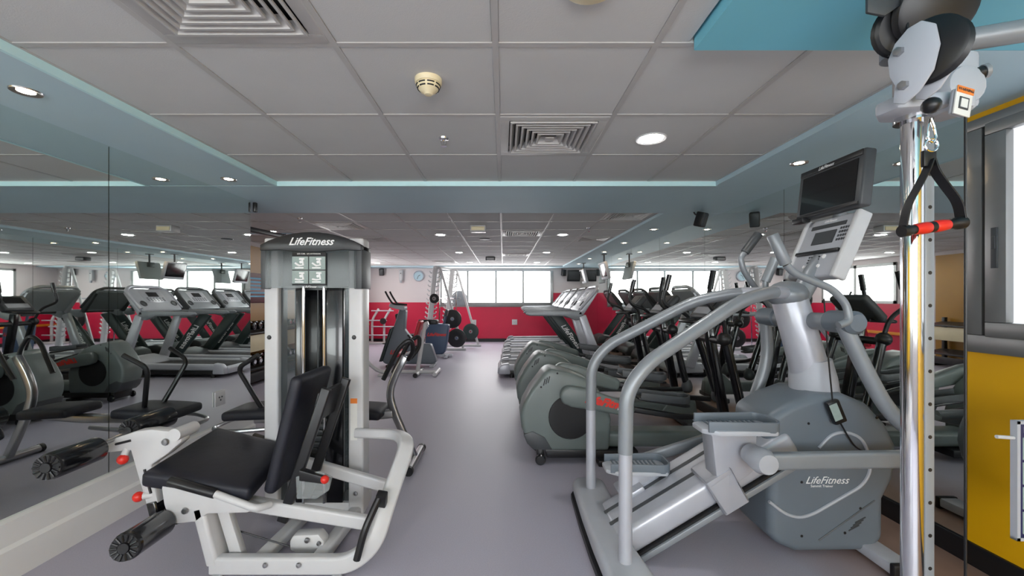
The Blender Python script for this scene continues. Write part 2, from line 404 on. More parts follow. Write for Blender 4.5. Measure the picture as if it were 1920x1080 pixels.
# ------------------------------------------------------------------ ceiling fixtures
def diffuser(x0, y0, label, w=.6):
    t = thing('air_diffuser', label, 'air vent', (x0 + w / 2, y0 + .3, ZC), group='square ceiling air diffusers')
    h = w / 2 - .012; hy = .288
    f = B()
    for a, b in (((-h, -hy), (h, -hy + .05)), ((-h, hy - .05), (h, hy)), ((-h, -hy + .05), (-h + .05, hy - .05)), ((h - .05, -hy + .05), (h, hy - .05))):
        f.box2((a[0], a[1], -.004), (b[0], b[1], .012))
    part('frame', f, M_grid, t, .003)
    part('duct', B().box2((-h + .02, -hy + .02, .05), (h - .02, hy - .02, .055)), M_black, t)
    for k in range(6):
        a = 1 - .135 * k; hx, hh = (h - .055) * a, (hy - .055) * a
        prof = [(0, -.012), (.010, -.012), (.012, -.007), (.030, .026), (.026, .027), (.008, -.004), (0, -.004)]   # lip and rising blade
        vs = []
        for (sx, sy) in ((-1, -1), (1, -1), (1, 1), (-1, 1)): vs += [(sx * (hx - o), sy * (hh - o), z) for o, z in prof]
        n = len(prof); fs = []
        for q in range(4):
            a0, a1 = n * q, n * ((q + 1) % 4)
            fs += [(a0 + e, a1 + e, a1 + (e + 1) % n, a0 + (e + 1) % n) for e in range(n)]
        part('louvre', B().add(vs, fs), M_grid, t, smooth=False)
    part('centre_cap', B().box((0, 0, -.008), (.05, .05, .006)), M_grid, t, .002)
names = ['large square louvred air diffuser in the ceiling above the leg machine', 'square louvred air diffuser between the nearest sprinkler and the round downlight',
         'square air diffuser just past the ceiling beam, middle of the room', 'small far square air diffuser in the middle ceiling row near the window',
         'air diffuser above the weight tower top, nearer of the left pair', 'air diffuser left of centre, farther of the left pair',
         'air diffuser beside the right soffit just past the beam', 'air diffuser beside the right soffit, second past the beam', 'farthest air diffuser in front of the rack with hooks']
for (x, y), nm in zip(DIFF, names): diffuser(x, y, nm, .545 if x > 1 else .6)

def downlight(x, y, label):
    t = thing('downlight', label, 'ceiling light', (x, y, ZC), group='round white ceiling downlights')
    part('trim_ring', B().lathe([(.062, .0), (.085, -.006), (.088, -.002), (.088, .012), (.062, .012)], (0, 0, 0), n=28), M_white, t)
    part('lens', B().lathe([(.0, -.004), (.064, -.003), (.064, .006), (0, .006)], (0, 0, 0), n=24), M_lens, t)
DL = [(.875, 2.465, 'bright round downlight in the near ceiling right of the square diffuser'),
      (-.94, 6.2, 'round downlight left of centre just past the beam'), (.88, 6.2, 'round downlight right of centre just past the beam'),
      (-.92, 8.6, 'round downlight left of centre, second row past the beam'), (.89, 8.6, 'round downlight right of centre, second row past the beam'),
      (-.89, 10.95, 'round downlight left of centre, last row by the window'), (.88, 10.95, 'round downlight right of centre, last row by the window'),
      (-3.4, 11.2, 'round downlight in the far left corner above the white barbell rack'), (-3.3, 8.6, 'round downlight above the dumbbell racks'),
      (-3.3, 5.9, 'round downlight over the back left area behind the mirror wall'),
      (-.9, -.3, 'added round fill downlight behind the viewpoint on the left'), (.3, -1.5, 'added round fill downlight behind the viewpoint in the middle')]  # last two are unseen, added to brighten the near room
for d in DL: downlight(*d)

def spot(x, y, label):
    t = thing('soffit_spotlight', label, 'spotlight', (x, y, ZS), group='warm spotlights set in the soffits')
    part('bezel', B().lathe([(.03, -.001), (.052, -.006), (.056, .004), (.03, .004)], (0, 0, 0), n=24), M_steel, t)
    part('bulb', B().lathe([(0, -.003), (.03, -.002), (.03, .004), (0, .004)], (0, 0, 0), n=16), M_spot, t)
for y, nm in ((1.83, 'warm spotlight in the left soffit, nearest to the viewer'), (3.18, 'warm spotlight in the left soffit near the beam'), (.45, 'warm spotlight in the left soffit beside the viewpoint')): spot(-2.1, y, nm)
for y, nm in ((2.8, 'warm spotlight in the right soffit above the monitor'), (5.5, 'warm spotlight in the right soffit just past the beam'), (6.85, 'warm spotlight in the right soffit, second past the beam'), (8.2, 'warm spotlight in the right soffit above the treadmills'), (9.6, 'warm spotlight in the right soffit, fourth past the beam'), (11.0, 'warm spotlight in the right soffit, nearest to the far wall')): spot(1.99, y, nm)

solo('ceiling_speaker', B().lathe([(0, .003), (.088, .003), (.088, -.006), (.075, -.014), (0, -.012)], (0, 0, 0), n=28), M_cream2, 'flat cream round ceiling speaker cut by the top edge of the photo', 'speaker', loc=(.265, 1.245, ZC))
t = thing('smoke_detector', 'cream round smoke detector on the near ceiling tile', 'smoke detector', (-.325, 1.8, ZC))
part('base', B().lathe([(.0, .004), (.058, .004), (.058, -.014), (.054, -.02), (0, -.02)], (0, 0, 0), n=28), M_cream2, t)
part('dome', B().lathe([(.05, -.02), (.05, -.03), (.043, -.042), (.034, -.052), (.022, -.058), (.016, -.066), (.0, -.068)], (0, 0, 0), n=28), M_cream2, t)
for r, z in ((.0505, -.028), (.0455, -.040)):
    sl = B()
    for q in range(8):
        a0 = q * math.pi / 4 + .08
        sl.tube([(r * math.cos(a0 + j * .12), r * math.sin(a0 + j * .12), z) for j in range(6)], .003, 6)
    part('vent_slot', sl, M_black, t)
def sprinkler(x, y, label):
    t = thing('sprinkler_head', label, 'sprinkler', (x, y, ZC), group='chrome ceiling sprinklers')
    part('escutcheon', B().lathe([(.0, .003), (.03, .003), (.028, -.006), (.012, -.012), (0, -.012)], (0, 0, 0), n=20), M_chrome, t)
    part('frame', B().tube([(-.014, 0, -.01), (-.016, 0, -.03), (0, 0, -.045)], .003, 6, .008).tube([(.014, 0, -.01), (.016, 0, -.03), (0, 0, -.045)], .003, 6, .008).cyl((0, 0, -.01), (0, 0, -.04), .004, 8), M_chrome, t)
    part('deflector', B().lathe([(.0, -.046), (.018, -.046), (.018, -.049), (0, -.049)], (0, 0, 0), n=14), M_chrome, t)
sprinkler(-.353, 2.46, 'chrome sprinkler head in the near ceiling left of the square diffuser')
sprinkler(1.15, 5.6, 'small sprinkler head in the back ceiling above the right downlight')
sprinkler(-2.4, 4.9, 'small sprinkler head in the back ceiling above the weight tower')
t = thing('emergency_light', 'small boxy emergency light on the back ceiling past the beam', 'emergency light', (-.33, 5.45, ZC))
part('housing', B().box((0, 0, -.04), (.2, .16, .08)), M_white, t, .01); part('lamp_cover', B().box((0, -.085, -.045), (.17, .012, .05)), M_cream2, t, .004)
t = thing('emergency_light', 'boxy emergency light on the far ceiling before the window', 'emergency light', (-.3, 9.6, ZC))
part('housing', B().box((0, 0, -.04), (.22, .16, .08)), M_dgrey, t, .01); part('lamp_cover', B().box((0, -.085, -.045), (.17, .012, .05)), M_white, t, .004)
solo('ceiling_speaker', B().lathe([(0, .003), (.09, .003), (.085, -.008), (.07, -.01), (0, -.008)], (0, 0, 0), n=24), M_dgrey, 'flat dark round ceiling speaker past the beam', 'speaker', loc=(-.3, 6.65, ZC))

def speaker(loc, rz, tilt, label, s=1.0):
    t = thing('wall_speaker', label, 'speaker', loc, rz, 'small black loudspeakers')
    R = rotm(tilt)
    part('cabinet', B().box((0, 0, 0), (.12 * s, .11 * s, .19 * s), R), M_black, t, .012)
    part('grille', B().box(R @ Vector((0, -.057 * s, 0)), (.1 * s, .006, .165 * s), R), M_dgrey, t, .003)
    part('bracket', B().tube([(0, .04 * s, .05 * s), (0, .09 * s, .09 * s), (0, .10 * s, .13 * s)], .008, 8, .02), M_black, t)
speaker((2.06, 4.34, 2.15), 35, 18, 'black loudspeaker hanging under the right soffit beside the beam', .8)
speaker((-3.69, 12.6, 2.12), 0, 12, 'black loudspeaker on the far cream wall left of the clock', 1.1)
speaker((1.82, 12.6, 2.1), 20, 10, 'black loudspeaker on the far wall beside the small wall television', 1.0)
solo('corner_sensor', B().box((0, 0, 0), (.03, .035, .09)), M_black, 'small black sensor at the far top corner of the left mirror', 'sensor', bevel=.006, loc=(XL + .02, 3.92, 2.185))

# far wall fittings
t = thing('wall_clock', 'round pale blue wall clock on the far cream wall', 'clock', (-2.59, YB - .03, 2.0))
part('rim', B().lathe([(.0, .03), (.165, .03), (.165, -.01), (.14, -.02), (.135, 0), (0, 0)], (0, 0, 0), (0, 1, 0), 28), M_silver, t)
part('dial', B().lathe([(0, -.006), (.135, -.006), (.135, .0), (0, 0)], (0, 0, 0), (0, 1, 0), 28), M_soff, t)
part('hour_hand', B().box((.03, -.012, .02), (.07, .004, .014), rotm(0, -30)), M_dgrey, t); part('minute_hand', B().box((-.02, -.012, -.045), (.012, .004, .1), rotm(0, 20)), M_dgrey, t)
t = thing('wall_dispenser', 'tall white dispenser on the far wall between speaker and clock', 'dispenser', (-3.11, YB - .06, 2.02))
part('case', B().box((0, 0, 0), (.11, .1, .32)), M_white, t, .02); part('nozzle', B().box((0, -.03, -.19), (.06, .05, .07)), M_lgrey, t, .01); part('button', B().lathe([(0, 0), (.014, 0), (.014, .008), (0, .008)], (0, -.05, .06), (0, -1, 0), 12), M_dgrey, t)
def socket(loc, label, rz=0, s=1.0):
    t = thing('wall_socket', label, 'socket', loc, rz, 'white wall sockets')
    part('plate', B().box((0, -.005, 0), (.09 * s, .012, .09 * s)), M_white, t, .003)
    part('outlet', B().box((-.012 * s, -.012, .01), (.012, .004, .012)).box((.012 * s, -.012, .01), (.012, .004, .012)).box((0, -.012, -.014), (.012, .004, .012)), M_dgrey, t)
socket((-.91, YB - .018, .59), 'white socket on the far red wall, left one', s=1.8); socket((.34, YB - .018, .6), 'white socket on the far red wall, right one', s=1.8)
socket((XL + .003, 3.45, .5), 'white double socket on the left mirror above the plinth', 90, 1.35)
t = thing('wall_television', 'small dark tilted television on the far wall by the right corner', 'television', (2.1, 12.45, 2.0), 8)
R = rotm(12, 0, 0)
part('casing', B().box((0, 0, 0), (.4, .06, .34), R), M_black, t, .012); part('screen', B().box(R @ Vector((0, -.033, .01)), (.33, .006, .25), R), M_dgrey, t, .003); part('bracket', B().tube([(0, .03, .02), (0, .2, .02)], .025, 8), M_black, t)

def hung_tv(x, y, label, rz):
    t = thing('hanging_television', label, 'television', (x, y, ZS), rz, 'televisions hung from the soffit over the treadmills')
    R = rotm(14)
    part('pole', B().cyl((0, 0, 0), (0, 0, -.2), .016, 10).box((0, 0, -.006), (.1, .1, .012)), M_dgrey, t)
    part('yoke', B().box((0, .03, -.22), (.16, .03, .1)), M_dgrey, t, .006)
    c = R @ Vector((0, -.03, -.14)) + Vector((0, 0, -.2))
    part('casing', B().box(c, (.56, .06, .36), R), M_lgrey, t, .014); part('screen', B().box(c + R @ Vector((0, -.032, .015)), (.49, .006, .28), R), M_blackg, t, .003)
for y, l in ((8.6, 'grey television hung from the soffit over the second treadmill'), (10.8, 'grey television hung from the soffit nearest to the far wall')): hung_tv(2.08, y, l, -90)

# ------------------------------------------------------------------ leg machine with weight tower (foreground left)
W = dict(world=True)
lm = thing('leg_curl_machine', 'white leg machine with black seat, rollers and tall weight tower', 'exercise machine', (-1.2, 2.2, 0))
part('frame_loop', B().tube([(-1.40, 2.0, .052), (-.74, 2.0, .052), (-.63, 2.03, .13), (-.585, 2.12, .31), (-.535, 2.33, .515), (-.62, 2.47, .522), (-.88, 2.5, .522)], .04, fil=.1, k=6, rect=(.055, .085)), M_white, lm, .004, **W)
part('front_leg', B().tube([(-1.385, 2.02, .06), (-1.455, 2.02, .33)], .04, rect=(.06, .1), up=(0, 1, 0)), M_white, lm, .006, **W)
part('slot_bracket', B().prism([(-1.335, .06), (-1.275, .06), (-1.365, .345), (-1.425, .36)], 2.035, 2.075), M_white, lm, .004, **W)
part('seat_rail', B().tube([(-1.44, 2.06, .345), (-.63, 2.08, .2)], .04, rect=(.045, .068), up=(0, 0, 1)), M_white, lm, .005, **W)
part('seat_rail', B().tube([(-1.5, 2.37, .47), (-1.1, 2.37, .385), (-.6, 2.38, .235)], .04, rect=(.045, .068), up=(0, 0, 1)), M_white, lm, .005, **W)
part('cross_beam', B().tube([(-1.38, 2.05, .34), (-1.38, 2.38, .40)], .03, rect=(.06, .05)), M_white, lm, .004, **W)
for x in (-1.19, -.905):
    part('base_bar', B().tube([(x, 2.02, .05), (x + .02, 2.56, .05)], .03, rect=(.07, .06)), M_white, lm, .005, **W)
for x, y in ((-1.36, 1.97), (-.79, 1.97), (-1.19, 2.58), (-.88, 2.58)):
    part('foot', B().lathe([(0, 0), (.026, 0), (.026, .012), (.018, .02), (0, .02)], (x, y, 0), n=14), M_lgrey, lm, **W)
cp = XZ([(310, 899), (316, 940), (324, 964), (337, 977), (379, 972), (396, 958), (470, 956), (485, 948), (404, 921), (350, 903)], 2.0)
plate = part('cam_plate', B().prism(cp, 1.97, 2.03), M_white, lm, .008, **W)
part('bolt', B().lathe([(0, 0), (.016, 0), (.013, .008), (0, .01)], P(347, 958, 1.965), (0, -1, 0), 10), M_steel, plate, **W)
la = XZ([(196, 828), (262, 806), (290, 803), (335, 808), (346, 815), (346, 826), (318, 850), (288, 870), (302, 940), (281, 946), (251, 842), (199, 847)], 2.03)
arm = part('lever_arm', B().prism(la, 2.01, 2.07), M_white, lm, .008, **W)
part('bolt', B().lathe([(0, 0), (.018, 0), (.014, .008), (0, .01)], P(310, 829, 2.005), (0, -1, 0), 10), M_steel, arm, **W)
part('adjustment_slot', B().tube([P(217, 833, 2.008), P(245, 826, 2.008)], .006, 8), M_black, arm, **W)
part('adjustment_slot', B().tube([P(271, 880, 2.008), P(283, 925, 2.008)], .006, 8), M_black, arm, **W)
part('hinge_hub', B().cyl((-1.575, 1.99, .675), (-1.575, 2.12, .675), .03), M_white, lm, **W)
part('telescopic_leg', B().tube([P(290, 938, 2.03), P(301, 982, 2.03)], .03, rect=(.05, .06), up=(0, 1, 0)), M_blackg, lm, .004, **W)
def roller(a, b, r):
    a, b = Vector(a), Vector(b); ax = (b - a); L = ax.length
    o = part('roller_pad', B().lathe([(r * .8, -.004), (r, .012), (r, L - .012), (r * .8, L)], a, ax, 24), M_blackg, lm, **W)
    axn = ax.normalized(); u = axn.cross(Vector((0, 0, 1))).normalized(); w = axn.cross(u)
    cap = B().lathe([(0, -.016), (r * .34, -.016), (r * .38, -.006), (r * .9, -.008), (r * .92, .002), (0, .002)], a, axn, 24)
    for q in range(14):
        an = 2 * math.pi * q / 14; d = u * math.cos(an) + w * math.sin(an)
        cap.tube([a + d * r * .42 - axn * .008, a + d * r * .86 - axn * .010], .0045, 6)
    part('end_cap', cap, M_black, o, **W)
roller((-1.86, 1.70, .64), (-1.90, 1.945, .625), .056); roller((-1.885, 2.1, .665), (-1.885, 2.35, .665), .056)
roller((-1.545, 1.70, .312), (-1.60, 1.955, .275), .058); roller((-1.61, 2.04, .275), (-1.61, 2.29, .275), .058)
part('axle', B().cyl((-1.895, 1.9, .635), (-1.885, 2.14, .66), .012).cyl((-1.6, 1.94, .28), (-1.61, 2.12, .275), .012), M_steel, lm, **W)
for st, kn in (((-1.83, 2.03, .61), (-1.83, 2.0, .555)), ((-1.69, 2.03, .375), (-1.755, 2.0, .375))):
    part('knob_stem', B().cyl(st, kn, .016, 12), M_white, lm, **W)
    part('red_knob', B().ball(kn, .024), M_redp, lm, label='round red knob', **W)
# seat
def cushion(name, q, th, m, parent, bev=.03, puff=.012):
    q = [Vector(p) for p in q]; n = (q[1] - q[0]).cross(q[3] - q[0]).normalized()
    if n.z < 0 and abs(n.z) > .3: n = -n
    N = 9; vs = []; fs = []
    for side in (0, 1):
        for j in range(N):
            for i in range(N):
                u, v = i / (N - 1), j / (N - 1)
                p = (q[0] * (1 - u) + q[1] * u) * (1 - v) + (q[3] * (1 - u) + q[2] * u) * v
                e = (min(u, 1 - u, .2) / .2) * (min(v, 1 - v, .2) / .2)
                e = math.sin(e * math.pi / 2)
                vs.append(p + n * ((puff * e) if side == 0 else -th))
    def id(s, i, j): return s * N * N + j * N + i
    for j in range(N - 1):
        for i in range(N - 1):
            fs.append((id(0, i, j), id(0, i + 1, j), id(0, i + 1, j + 1), id(0, i, j + 1)))
            fs.append((id(1, i, j), id(1, i, j + 1), id(1, i + 1, j + 1), id(1, i + 1, j)))
    for i in range(N - 1):
        for a, b, c, d in (((i, 0), (i + 1, 0), 0, 0), ((i, N - 1), (i + 1, N - 1), 0, 0), ((0, i), (0, i + 1), 0, 0), ((N - 1, i), (N - 1, i + 1), 0, 0)):
            fs.append((id(0, *a), id(1, *a), id(1, *b), id(0, *b)))
    return part(name, B().add(vs, fs), m, parent, bev, 3, world=True)
cushion('seat', [(-1.715, 1.965, .505), (-1.20, 1.965, .425), (-1.27, 2.47, .465), (-1.72, 2.50, .56)], .075, M_vinyl, lm, .02)
# backrest
D = Vector((.145, 0, .57)).normalized(); Nn = Vector((D.z, 0, -D.x))
b0 = Vector((-1.125, 0, .36)); b1 = Vector((-.985, 0, .935))
cushion('backrest', [(b0.x, 2.03, b0.z), (b1.x, 2.03, b1.z), (b1.x, 2.41, b1.z), (b0.x, 2.41, b0.z)], -.06, M_vinyl, lm, .025, 0)
sup = B()
for y in (2.07, 2.33): sup.tube([(-1.10, y, .22), (-.88, y, .88)], .02, rect=(.03, .05), up=(1, 0, 0))
sup.box((-.93, 2.2, .78), (.02, .28, .16), rotm(0, 15))
part('backrest_frame', sup, M_black, lm, .003, **W)
part('adjuster_plate', B().prism(XZ([(556, 893), (600, 882), (624, 893), (618, 918), (595, 934), (558, 934)], 2.03), 2.02, 2.03), M_acryl, lm, .003, **W)
part('adjuster_slide', B().prism(XZ([(566, 877), (612, 890), (611, 903), (566, 897)], 2.03), 2.0, 2.04), M_black, lm, .004, **W)
part('red_knob', B().ball(P(609, 899, 1.99), .02), M_redp, lm, label='round red knob', **W)
# grips
for Y, pts in ((1.95, [(318, 902), (404, 926), (481, 954)]), (2.52, [(475, 818), (534, 836), (575, 850)])):
    a, b, c = [P(x, y, Y) for x, y in pts]
    part('hand_grip', B().cyl(a, b, .022, 16), M_black, lm, .003, label='black foam hand grip', **W)
    part('grip_tube', B().tube([b, c, c + Vector((.03, .06 if Y < 2.2 else -.08, -.01))], .017, 12, .03), M_white, lm, **W)
part('limiter_lever', B().tube([(-.605, 2.04, .36), (-.655, 1.965, .24), (-.69, 1.955, .10)], .017, 10, .05), M_black, lm, **W)
part('lever_bracket', B().box((-.6, 2.05, .34), (.05, .04, .08), rotm(25, 10)), M_black, lm, .006, **W)
part('pulley_housing', B().prism(XZ([(546, 1010), (553, 1000), (600, 998), (611, 1012), (606, 1034), (560, 1036), (546, 1028)], 2.12), 2.10, 2.17), M_white, lm, .012, label='white pulley housing on the base', **W)
part('pulley_bolt', B().lathe([(0, 0), (.014, 0), (.012, .008), (0, .01)], P(576, 1013, 2.095), (0, -1, 0), 10).lathe([(0, 0), (.012, 0), (.01, .008), (0, .01)], P(598, 1019, 2.095), (0, -1, 0), 10), M_steel, lm, **W)
part('cable', B().tube([P(410, 984, 2.08), P(545, 1025, 2.12)], .004, 6), M_black, lm, **W)
for px in (497, 560): part('bolt', B().lathe([(0, 0), (.013, 0), (.01, .007), (0, .009)], P(px, 1060, 1.968), (0, -1, 0), 10), M_steel, lm, **W)
# tower
TY = 2.52
lp, rp = -1.435, -.84
for a, b in ((lp, lp + .085), (rp - .09, rp)):
    post = part('post', B().box2((a, TY - .03, .03), (b, TY + .09, 1.69)), M_white, lm, .012, 3, label='white upright post', **W)
    part('bolt', B().lathe([(0, 0), (.014, 0), (.011, .006), (0, .008)], ((a + b) / 2 - .01, TY - .03, 1.095), (0, -1, 0), 10), M_black, post, **W)
part('bolt', B().lathe([(0, 0), (.014, 0), (.011, .006), (0, .008)], (rp - .045, TY - .031, .16), (0, -1, 0), 10), M_steel, lm, **W)
part('tower_base', B().box2((lp + .02, TY - .02, .02), (rp - .02, TY + .2, .1)), M_white, lm, .008, **W)
arc = [(lp + (rp - lp) * i / 12, 1.645 + .075 * math.sin(math.pi * i / 12) ** .8) for i in range(13)]
low = [(rp, 1.61), (rp - .1, 1.615), (lp + .3, 1.60), (lp + .1, 1.615), (lp, 1.61)]
hood = part('hood', B().prism(arc + low, TY - .07, TY + .12), M_black, lm, .004, label='dark arched hood with white lettering', **W)
text('LifeFitness', .062, M_wprint, hood, (-1.135, TY - .0715, 1.662), (1, 0, 0), (0, 0, 1), .45, off='world', bold=.001)
for a, b in ((lp - .002, lp + .045), (rp - .045, rp + .002)): part('hood_side', B().box2((a, TY - .06, 1.385), (b, TY + .11, 1.62)), M_dgrey, lm, .004, **W)
part('shield', B().box2((lp + .03, TY - .065, 1.39), (rp - .03, TY - .058, 1.615)), M_tint, lm, **W)
part('hood_back', B().box2((lp + .06, TY + .03, 1.38), (rp - .06, TY + .05, 1.63)), M_dgrey, lm, **W)
pl = part('placard', B().box2((-1.285, TY - .076, 1.405), (-1.085, TY - .068, 1.60)), M_black, lm, .002, label='black placard with four exercise pictures', **W)
for i in (0, 1):
    for j in (0, 1):
        cx, cz = -1.235 + .1 * i, 1.453 + .083 * j
        part('picture', B().box((cx, TY - .078, cz), (.094, .004, .076)), M_gprint, pl, **W)
        fg = B().ball((cx + .004, TY - .0805, cz + .006), .009, 8, (1, .2, 1)).tube([(cx - .028, TY - .081, cz - .012 + .012 * j), (cx - .004, TY - .081, cz - .016), (cx + .02, TY - .081, cz - .012), (cx + .014, TY - .081, cz + .02)], .006, 6).box((cx - .004, TY - .081, cz - .028), (.05, .002, .007)).box((cx + .01, TY - .081, cz + .024), (.03, .002, .01))
        part('figure', fg, M_wprint, pl, **W)
pl.location.x += .042
text('LEG CURL  LEG EXTENSION', .011, M_wprint, pl, (-1.143, TY - .0775, 1.590), (1, 0, 0), (0, 0, 1), 0, off='world')
text('LifeFitness', .018, M_wprint, lm, (-1.143, TY - .067, 1.397), (1, 0, 0), (0, 0, 1), .45, off='world')
part('weight_shroud', B().box2((-1.25, TY - .02, .1), (-1.21, TY + .02, 1.4)).box2((-1.064, TY - .02, .1), (-.968, TY + .02, 1.4)).box2((-1.34, TY + .15, .1), (-.968, TY + .165, 1.4)), M_blackg, lm, .003, label='black weight stack shroud', **W)
for a, b in ((lp + .085, -1.251), (-.967, rp - .09)): part('side_shield', B().box2((a, TY + .005, .1), (b, TY + .011, 1.4)), M_tint, lm, label='smoked clear side shield', **W)
for x in (-1.2, -1.077): part('guide_rod', B().cyl((x, TY - .022, .1), (x, TY - .022, 1.4), .0095, 12), M_chrome, lm, **W)
part('lift_cable', B().cyl((-1.142, TY + .04, .7), (-1.142, TY + .04, 1.42), .004, 8), M_dgrey, lm, **W)
for k in range(14): part('weight_plate', B().box((-1.117, TY + .09, .13 + .037 * k), (.25, .1, .033)), M_dgrey, lm, .003, **W)
part('warning_sticker', B().box2((rp - .075, TY - .033, .48), (rp - .035, TY - .0305, .70)), M_label, lm, **W); part('warning_sticker', B().box2((rp - .075, TY - .0335, .70), (rp - .035, TY - .0305, .73)), M_lblo, lm, **W)
# ------------------------------------------------------------------ climber / stepper (foreground right)
st = thing('climber_trainer', 'large grey stair climber with handrails, pedals and monitor beside the mirror', 'exercise machine', (1.3, 2.28, 0))
CY = 2.28
# front foot under the two rail posts
ft = [(.46, 1.78), (.48, 1.74), (.64, 1.74), (.67, 1.80), (.64, 2.05), (.66, 2.5), (.67, 2.76), (.63, 2.82), (.49, 2.82), (.46, 2.76), (.45, 2.4), (.45, 2.1)]
part('front_foot', B().prism(ft, .03, .125, 'z'), M_lgrey, st, .03, 3, **W)
part('foot_pad', B().prism([(x - .012 if x < .56 else x + .0, y) for x, y in ft], 0, .032, 'z'), M_black, st, **W)
part('rear_foot', B().box2((1.83, 1.96, .02), (1.94, 2.62, .075)), M_silver, st, .01, **W)
part('rear_foot_cap', B().box2((1.825, 1.94, .005), (1.945, 1.97, .08)).box2((1.825, 2.61, .005), (1.945, 2.64, .08)), M_black, st, .008, **W)
# housing
hs = [(1.36, .278), (1.362, .12), (1.385, .075), (1.50, .025), (1.86, .03), (1.95, .085), (1.95, .30), (2.0, .40), (2.024, .50), (2.015, .58), (1.968, .68), (1.866, .79), (1.747, .84), (1.607, .84), (1.47, .79), (1.35, .72), (1.36, .5)]
hb = part('housing', B().prism(hs, 2.12, 2.46), M_body, st, .045, 4, **W)
sw = XZ([(1439, 938), (1470, 962), (1497, 969), (1522, 961), (1612, 909), (1628, 884), (1626, 850), (1612, 820), (1585, 808), (1556, 812), (1532, 838)], 2.13)
part('housing_ridge', B().tube([(x, 2.118, z) for x, z in sw], .008, 8, .05), M_lgrey, hb, **W)
part('housing_seam', B().tube([P(1535, 1013, 2.1195), P(1640, 938, 2.1195)], .004, 6), M_dgrey, hb, **W)
for px, py in ((1516, 794), (1644, 783), (1503, 904), (1503, 1005), (1584, 999), (1613, 953), (1675, 868)):
    part('screw', B().lathe([(0, 0), (.008, 0), (.006, .003), (0, .003)], P(px, py, 2.121), (0, -1, 0), 8), M_black, hb, **W)
for k in range(4): part('vent_slot', B().box(P(1601 + k * 4, 990 - k * 5, 2.119), (.06, .004, .005), rotm(0, -28)), M_dgrey, hb, **W)
text('LifeFitness', .052, M_wprint, hb, P(1550, 901, 2.117), (1, 0, 0), (0, 0, 1), .45, off='world')
text('Summit Trainer', .018, M_wprint, hb, P(1541, 911.5, 2.117), (1, 0, 0), (0, 0, 1), 0, off='world')
# ramp
rd = Vector((-.855, 0, -.519)); rd.normalize(); rn = Vector((-rd.z, 0, rd.x)) * -1
if rn.z < 0: rn = -rn
e0 = Vector((1.50, 0, .56)); e1 = e0 + rd * 1.03
def ramp_slab(off, th, y0, y1, a=e0, b=e1):
    q = [Vector((a.x, y0, a.z)) + rn * off, Vector((b.x, y0, b.z)) + rn * off, Vector((b.x, y1, b.z)) + rn * off, Vector((a.x, y1, a.z)) + rn * off]
    return B().hexa(q, rn * th)
part('ramp_rail', ramp_slab(-.06, .03, 2.08, 2.48), M_grey, st, .006, **W)
part('ramp_cover', ramp_slab(-.02, .13, 2.10, 2.46), M_silver, st, .03, 3, **W)
for y in (2.22, 2.34): part('ramp_slot', ramp_slab(.1085, .004, y - .014, y + .014), M_dgrey, st, **W)
part('ramp_gap', ramp_slab(-.032, .014, 2.092, 2.47), M_black, st, **W)
# carriages, pedals, link arms
def pedal(cx, cy, cz, label):
    L, Wd, h = .36, .19, .055
    o = part('pedal', B().prism([(cx - L / 2, cy - .05), (cx - L / 2 + .06, cy - Wd / 2), (cx + L / 2 - .03, cy - Wd / 2), (cx + L / 2, cy - Wd / 2 + .04), (cx + L / 2, cy + Wd / 2 - .04), (cx + L / 2 - .03, cy + Wd / 2), (cx - L / 2 + .06, cy + Wd / 2), (cx - L / 2, cy + .05)], cz - .02, cz + .004, 'z'), M_lgrey, st, .006, label=label, **W)
    rim = [(cx - L / 2 + .02, cy - Wd / 2 + .02, cz + .018), (cx + L / 2 - .03, cy - Wd / 2 + .004, cz + .018), (cx + L / 2 - .004, cy - Wd / 2 + .04, cz + .018), (cx + L / 2 - .004, cy + Wd / 2 - .04, cz + .018), (cx + L / 2 - .03, cy + Wd / 2 - .004, cz + .018), (cx - L / 2 + .02, cy + Wd / 2 - .02, cz + .018)]
    part('pedal_rim', B().tube(rim, .01, fil=.03, rect=(.012, .05)), M_body, o, .003, **W)
    tr = B()
    for k in range(11): tr.box((cx - .12 + .024 * k, cy, cz + .006), (.008, Wd - .05, .006))
    part('pedal_tread', tr, M_body, o, **W)
    return o
pedal(1.11, 2.0, .715, 'upper grey foot pedal'); pedal(.76, 2.40, .36, 'lower grey foot pedal')
for c, off in ((1.13, 2.11), (.79, 2.40)):
    k = (e0.x - c) / -rd.x
    p = e0 + rd * k
    bb_ = B()
    q = [p - rd * .07 + rn * .105, p + rd * .07 + rn * .105]
    y0, y1 = (2.05, 2.24) if c > 1 else (2.32, 2.52)
    bb_.hexa([Vector((q[0].x, y0, q[0].z)), Vector((q[1].x, y0, q[1].z)), Vector((q[1].x, y1, q[1].z)), Vector((q[0].x, y1, q[0].z))], rn * .03)
    if c > 1: bb_.hexa([Vector((q[0].x, y0, q[0].z)) - rn * .16, Vector((q[1].x, y0, q[1].z)) - rn * .16, Vector((q[1].x, y0, q[1].z)) + rn * .03, Vector((q[0].x, y0, q[0].z)) + rn * .03], (0, .035, 0))
    pz = .70 if c > 1 else .345
    zb = (q[0].z + q[1].z) / 2; ym = (y0 + y1) / 2 - (.03 if c > 1 else -.02)
    bb_.prism([(c - .15, pz), (c + .13, pz), (c + .11, zb + .05), (c + .02, zb - .02), (c - .07, zb - .04), (c - .10, pz - .05)], ym - .06, ym + .06)
    part('carriage', bb_, M_silver, st, .01, **W)
part('link_joint', B().lathe([(.02, -.01), (.055, 0), (.06, .05), (.045, .09), (0, .095)], (1.20, 1.97, .575), (0, -1, 0), 18).lathe([(.05, 0), (.05, .05)], (1.20, 1.97, .575), (0, 1, 0), 16), M_lgrey, st, **W)
part('link_arm', B().tube([(1.20, 1.915, .58), (1.93, 1.93, .585)], .03, rect=(.05, .075), up=(0, 0, 1)), M_grey, st, .01, **W)
